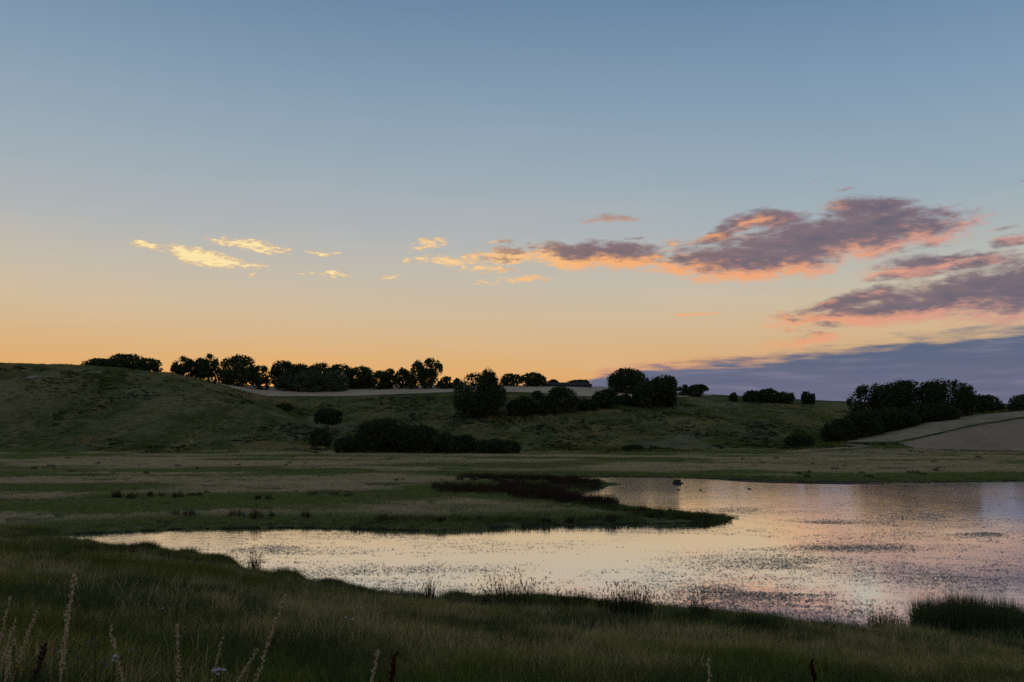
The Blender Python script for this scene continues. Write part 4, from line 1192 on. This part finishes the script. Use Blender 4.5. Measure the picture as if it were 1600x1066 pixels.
# tiny thistle dots on the far shore, too small to tell apart
rs = np.random.RandomState(5)
proto = None
for k in range(46):
    px = rs.uniform(1150, 1590) if k < 26 else rs.uniform(20, 560)
    py = rs.uniform(712, 748) if k < 26 else rs.choice([716, 724, 730, 742]) + rs.normal(0, 2)
    x_, y_ = on_water(px, py, .3)
    y_ = min(y_, 226); x_ = ray(px, py)[0] * y_
    if proto is None:
        V, t_, q_, ti = blades(np.random.RandomState(9), 46, .8, .5, .06, .5)
        proto = mesh_obj('weed_tuft', V, [t_, q_], M_rush, attrs={'tint': ti}); o = proto
    else:
        o = proto.copy(); COL.objects.link(o)
    o.location = (x_, y_, tz(x_, y_)); o.rotation_euler = (0, 0, rs.rand() * 6); s_ = rs.uniform(.5, 1.15); o.scale = (s_ * rs.uniform(.8, 1.5), s_, s_)
    tag(o, *(('tiny dark weed tuft dotting the grass of the far right shore', 'weeds', 'weed tufts on the far shore') if k < 26 else ('tiny dark weed tuft dotting the upper meadow at the left', 'weeds', 'weed tufts in the upper meadow')))

# fence posts by the thicket
G_P = 'fence posts at the valley foot'
def post(px, base, top, lab):
    a, s_ = ray(px, base); Yp = 226.0; x_ = a * Yp; g = tz(x_, Yp)
    h = max(.9, (base - top) / F * Yp)
    v, q = tube([(0, 0, -.2), (0, 0, h * .6), (0.02, 0, h), (0.02, 0, h + .02)], [.09, .085, .08, .01], 6)
    o = mesh_obj('fence_post', v, [q], M_post); o.location = (x_, Yp, g); tag(o, lab, 'post', G_P)
post(534, 708, 701, 'thin grey fence post before the left end of the thicket')
post(658, 709, 703, 'thin grey fence post before the middle of the thicket')
post(1297, 697, 689, 'thin grey fence post before the downhill tip of the copse')

# ------------------------------------------------------------------ foreground stalks and flowers
def ground_hit(px, py, ymin=4.0):
    a, s_ = ray(px, py); Ys = np.linspace(ymin, 60, 1500)
    zt = terrain(a * Ys, Ys); k = np.argmax(zt >= CAMZ + s_ * Ys)
    return a * Ys[k], Ys[k], float(zt[k])
def stalk(tipx, tipy, botx, boty, Yd, label, thick=1.0, headlen=.5, seed=0, bend=0.0, name='grass_stalk', mat=None, cat='grass stalk', hm=None):
    """one dry flowering stem: it stands at distance Yd, passes through both rows and is rooted in the ground below"""
    rs = np.random.RandomState(seed)
    xt, zt_ = zat(tipx, tipy, Yd); xb, zb = zat(botx, boty, Yd)
    zg = tz(xb, Yd)
    sl = (xt - xb) / max(zt_ - zb, .05)
    xr = xb - sl * (zb - zg) * .5
    base = np.array([xr, Yd, zg - .03])
    P3 = []
    for t in np.linspace(0, 1, 8):
        zz = base[2] + (zt_ - base[2]) * t
        xx = xr + (xt - xr) * (t ** 1.25) + bend * math.sin(t * math.pi)
        P3.append(np.array([xx, Yd + .10 * t * t, zz]) - base)
    r = .0034 * thick
    v, q = tube(P3, [r * (1.2 - .7 * i / 7) for i in range(8)], 5)
    root = empty(name, base); tag(root, label, cat, 'dry stalks in the foreground')
    mesh_obj('stem', v, [q], mat or M_straw, root)
    # spikelets up the head
    HV, HF, k0 = [], [], 0
    P3 = np.array(P3); m_ = int(80 * headlen * 2)
    for j in range(m_):
        t = 1 - headlen * rs.rand()
        f = t * 7; i0 = min(int(f), 6); p = P3[i0] * (1 - (f - i0)) + P3[i0 + 1] * (f - i0)
        d = np.array([rs.normal(0, .45), rs.normal(0, .45), 1.0]); d /= np.linalg.norm(d)
        L = (.022 + .02 * rs.rand()) * thick ** .5; wd = .0052 * thick
        e = np.cross(d, rs.normal(0, 1, 3)); e /= np.linalg.norm(e)
        e2 = np.cross(d, e)
        c = p + d * L * .5
        pts = [p, c + e * wd, c + e2 * wd, c - e * wd, c - e2 * wd, p + d * L]
        HV += pts
        for fc in [(0, 1, 2), (0, 2, 3), (0, 3, 4), (0, 4, 1), (5, 2, 1), (5, 3, 2), (5, 4, 3), (5, 1, 4)]: HF.append([k0 + w for w in fc])
        k0 += 6
    tag(mesh_obj('seed_head', np.array(HV), [HF], hm or mat or M_straw, root, {'tint': rs.rand(k0)}), kind='stuff')
    return root
stalk(106, 905, 92, 1066, 6.6, 'tallest and thickest pale stalk standing at the lower left', 1.7, .62, 1)
stalk(46, 963, 14, 1066, 6.6, 'slanting pale stalk left of the tallest one', 1.1, .45, 2)
stalk(5, 938, -6, 1010, 7.0, 'pale stalk leaning into the picture at its left edge, upper one', 1.0, .4, 3)
stalk(13, 975, -6, 1050, 6.6, 'short slanting stalk tip at the left edge below the upper one', 1.0, .4, 4)
stalk(7, 1010, 3, 1066, 6.2, 'upright stalk in the lower left corner', 1.1, .5, 5)
stalk(91, 992, 84, 1066, 6.0, 'kinked pale stalk just below the tallest one', 1.1, .4, 6, bend=.03)
stalk(161, 986, 192, 1056, 6.4, 'stalk leaning left between the tallest one and the upright thin one', 1.2, .6, 7)
stalk(269, 985, 278, 1066, 6.6, 'upright thin stalk in the left half of the foreground', 1.1, .5, 8)
stalk(440, 938, 394, 1066, 6.6, 'long pale stalk leaning right beside the white flower cluster', 1.3, .62, 9)
stalk(396, 1024, 362, 1066, 6.2, 'short bent stalk left of the long leaning one', 1.0, .5, 10)
stalk(588, 1024, 577, 1066, 6.3, 'short pale stalk tip at the bottom, left of the dark dock', 1.3, .8, 11)
stalk(341, 1003, 326, 1066, 6.6, 'faint thin stalk above the white flower cluster', .7, .5, 12)
stalk(1113, 1040, 1111, 1066, 6.3, 'pale stalk tip alone at the bottom right of centre', 1.2, .7, 13)
stalk(615, 1032, 609, 1066, 6.3, 'dark red dock spike at the bottom, right of a pale stalk tip', 2.2, .8, 14, name='dock_spike', mat=M_dock, cat='dock')
stalk(58, 1018, 48, 1066, 6.2, 'dark brown dock spike in the lower left corner area', 2.4, .8, 15, name='dock_spike', mat=M_seed, cat='dock')
stalk(1276, 1040, 1277, 1066, 7.2, 'dark brown dock spike at the lower right of the bank', 2.2, .8, 16, name='dock_spike', mat=M_dock, cat='dock')

def flower_cluster(name, label, pts, Yd, r, mat, seed, cat='flower', group=None):
    rs = np.random.RandomState(seed)
    xb, zb = zat(np.mean([p[0] for p in pts]), 1066, Yd)
    g = tz(xb, Yd); base = np.array([xb, Yd, g])
    root = empty(name, base); tag(root, label, cat, group)
    stems, HV, HF, k0 = [], [], [], 0
    fork = np.array([0, 0, .12])
    for (px, py) in pts:
        xt, zt_ = zat(px, py, Yd); tp_ = np.array([xt, Yd + rs.normal(0, .02), zt_]) - base
        if tp_[2] < .1: tp_[2] = .1
        stems.append(tube([(0, 0, -.02), fork * [1, 1, tp_[2] * 2], tp_], [.003, .0025, .0018], 5))
        for j in range(9):
            t = 2 * math.pi * j / 9
            e = np.array([math.cos(t), math.sin(t), .15]); s_ = np.array([-e[1], e[0], 0])
            HV += [tp_, tp_ + e * r * .6 + s_ * r * .28, tp_ + e * r + [0, 0, rs.normal(.1, .1) * r], tp_ + e * r * .6 - s_ * r * .28]
            HF.append((k0, k0 + 1, k0 + 2, k0 + 3)); k0 += 4
            HV += [tp_ + [0, 0, -.2 * r], tp_ + e * r * .5 + s_ * r * .25 + [0, 0, .5 * r], tp_ + e * r * .4 + [0, 0, .8 * r], tp_ + e * r * .5 - s_ * r * .25 + [0, 0, .5 * r]]
            HF.append((k0, k0 + 1, k0 + 2, k0 + 3)); k0 += 4
    v, q = merge(stems); mesh_obj('stems', v, [q], M_reed, root)
    tag(mesh_obj('petals', np.array(HV), [HF], mat, root, {'tint': rs.rand(k0)}), kind='stuff')
flower_cluster('white_flower', 'cluster of small white flower heads at the bottom left', [(332, 1053), (336, 1050), (343, 1045), (346, 1047), (351, 1048), (340, 1055), (334, 1048)], 6.4, .018, M_white, 1)
flower_cluster('white_flower', 'single white fluff on a leaning stem near the stalk leaning left', [(180, 1026), (176, 1034)], 6.4, .02, M_white, 2)
flower_cluster('white_flower', 'lone white dot of a flower in the grass right of the left stalks', [(252, 953)], 8.0, .016, M_white, 3)
flower_cluster('white_flower', 'pair of white flower dots in the middle of the near bank', [(540, 966), (550, 969)], 9.0, .02, M_white, 4)
PUR = [(83, 1017), (140, 1004), (150, 1008), (157, 1036), (202, 1017), (148, 1000), (165, 1040), (120, 1030)]
for i, p in enumerate(PUR):
    flower_cluster('purple_flower', 'tiny purple flower among the stalks at the lower left', [p], 6.3, .012, M_purple, 20 + i, group='purple flowers at the lower left')
for i, p in enumerate([(8, 1045), (37, 1046), (95, 1050), (25, 1043)]):
    flower_cluster('yellow_flower', 'tiny yellow flower in the lower left corner', [p], 6.2, .014, M_yellow, 40 + i, group='yellow flowers at the lower left')
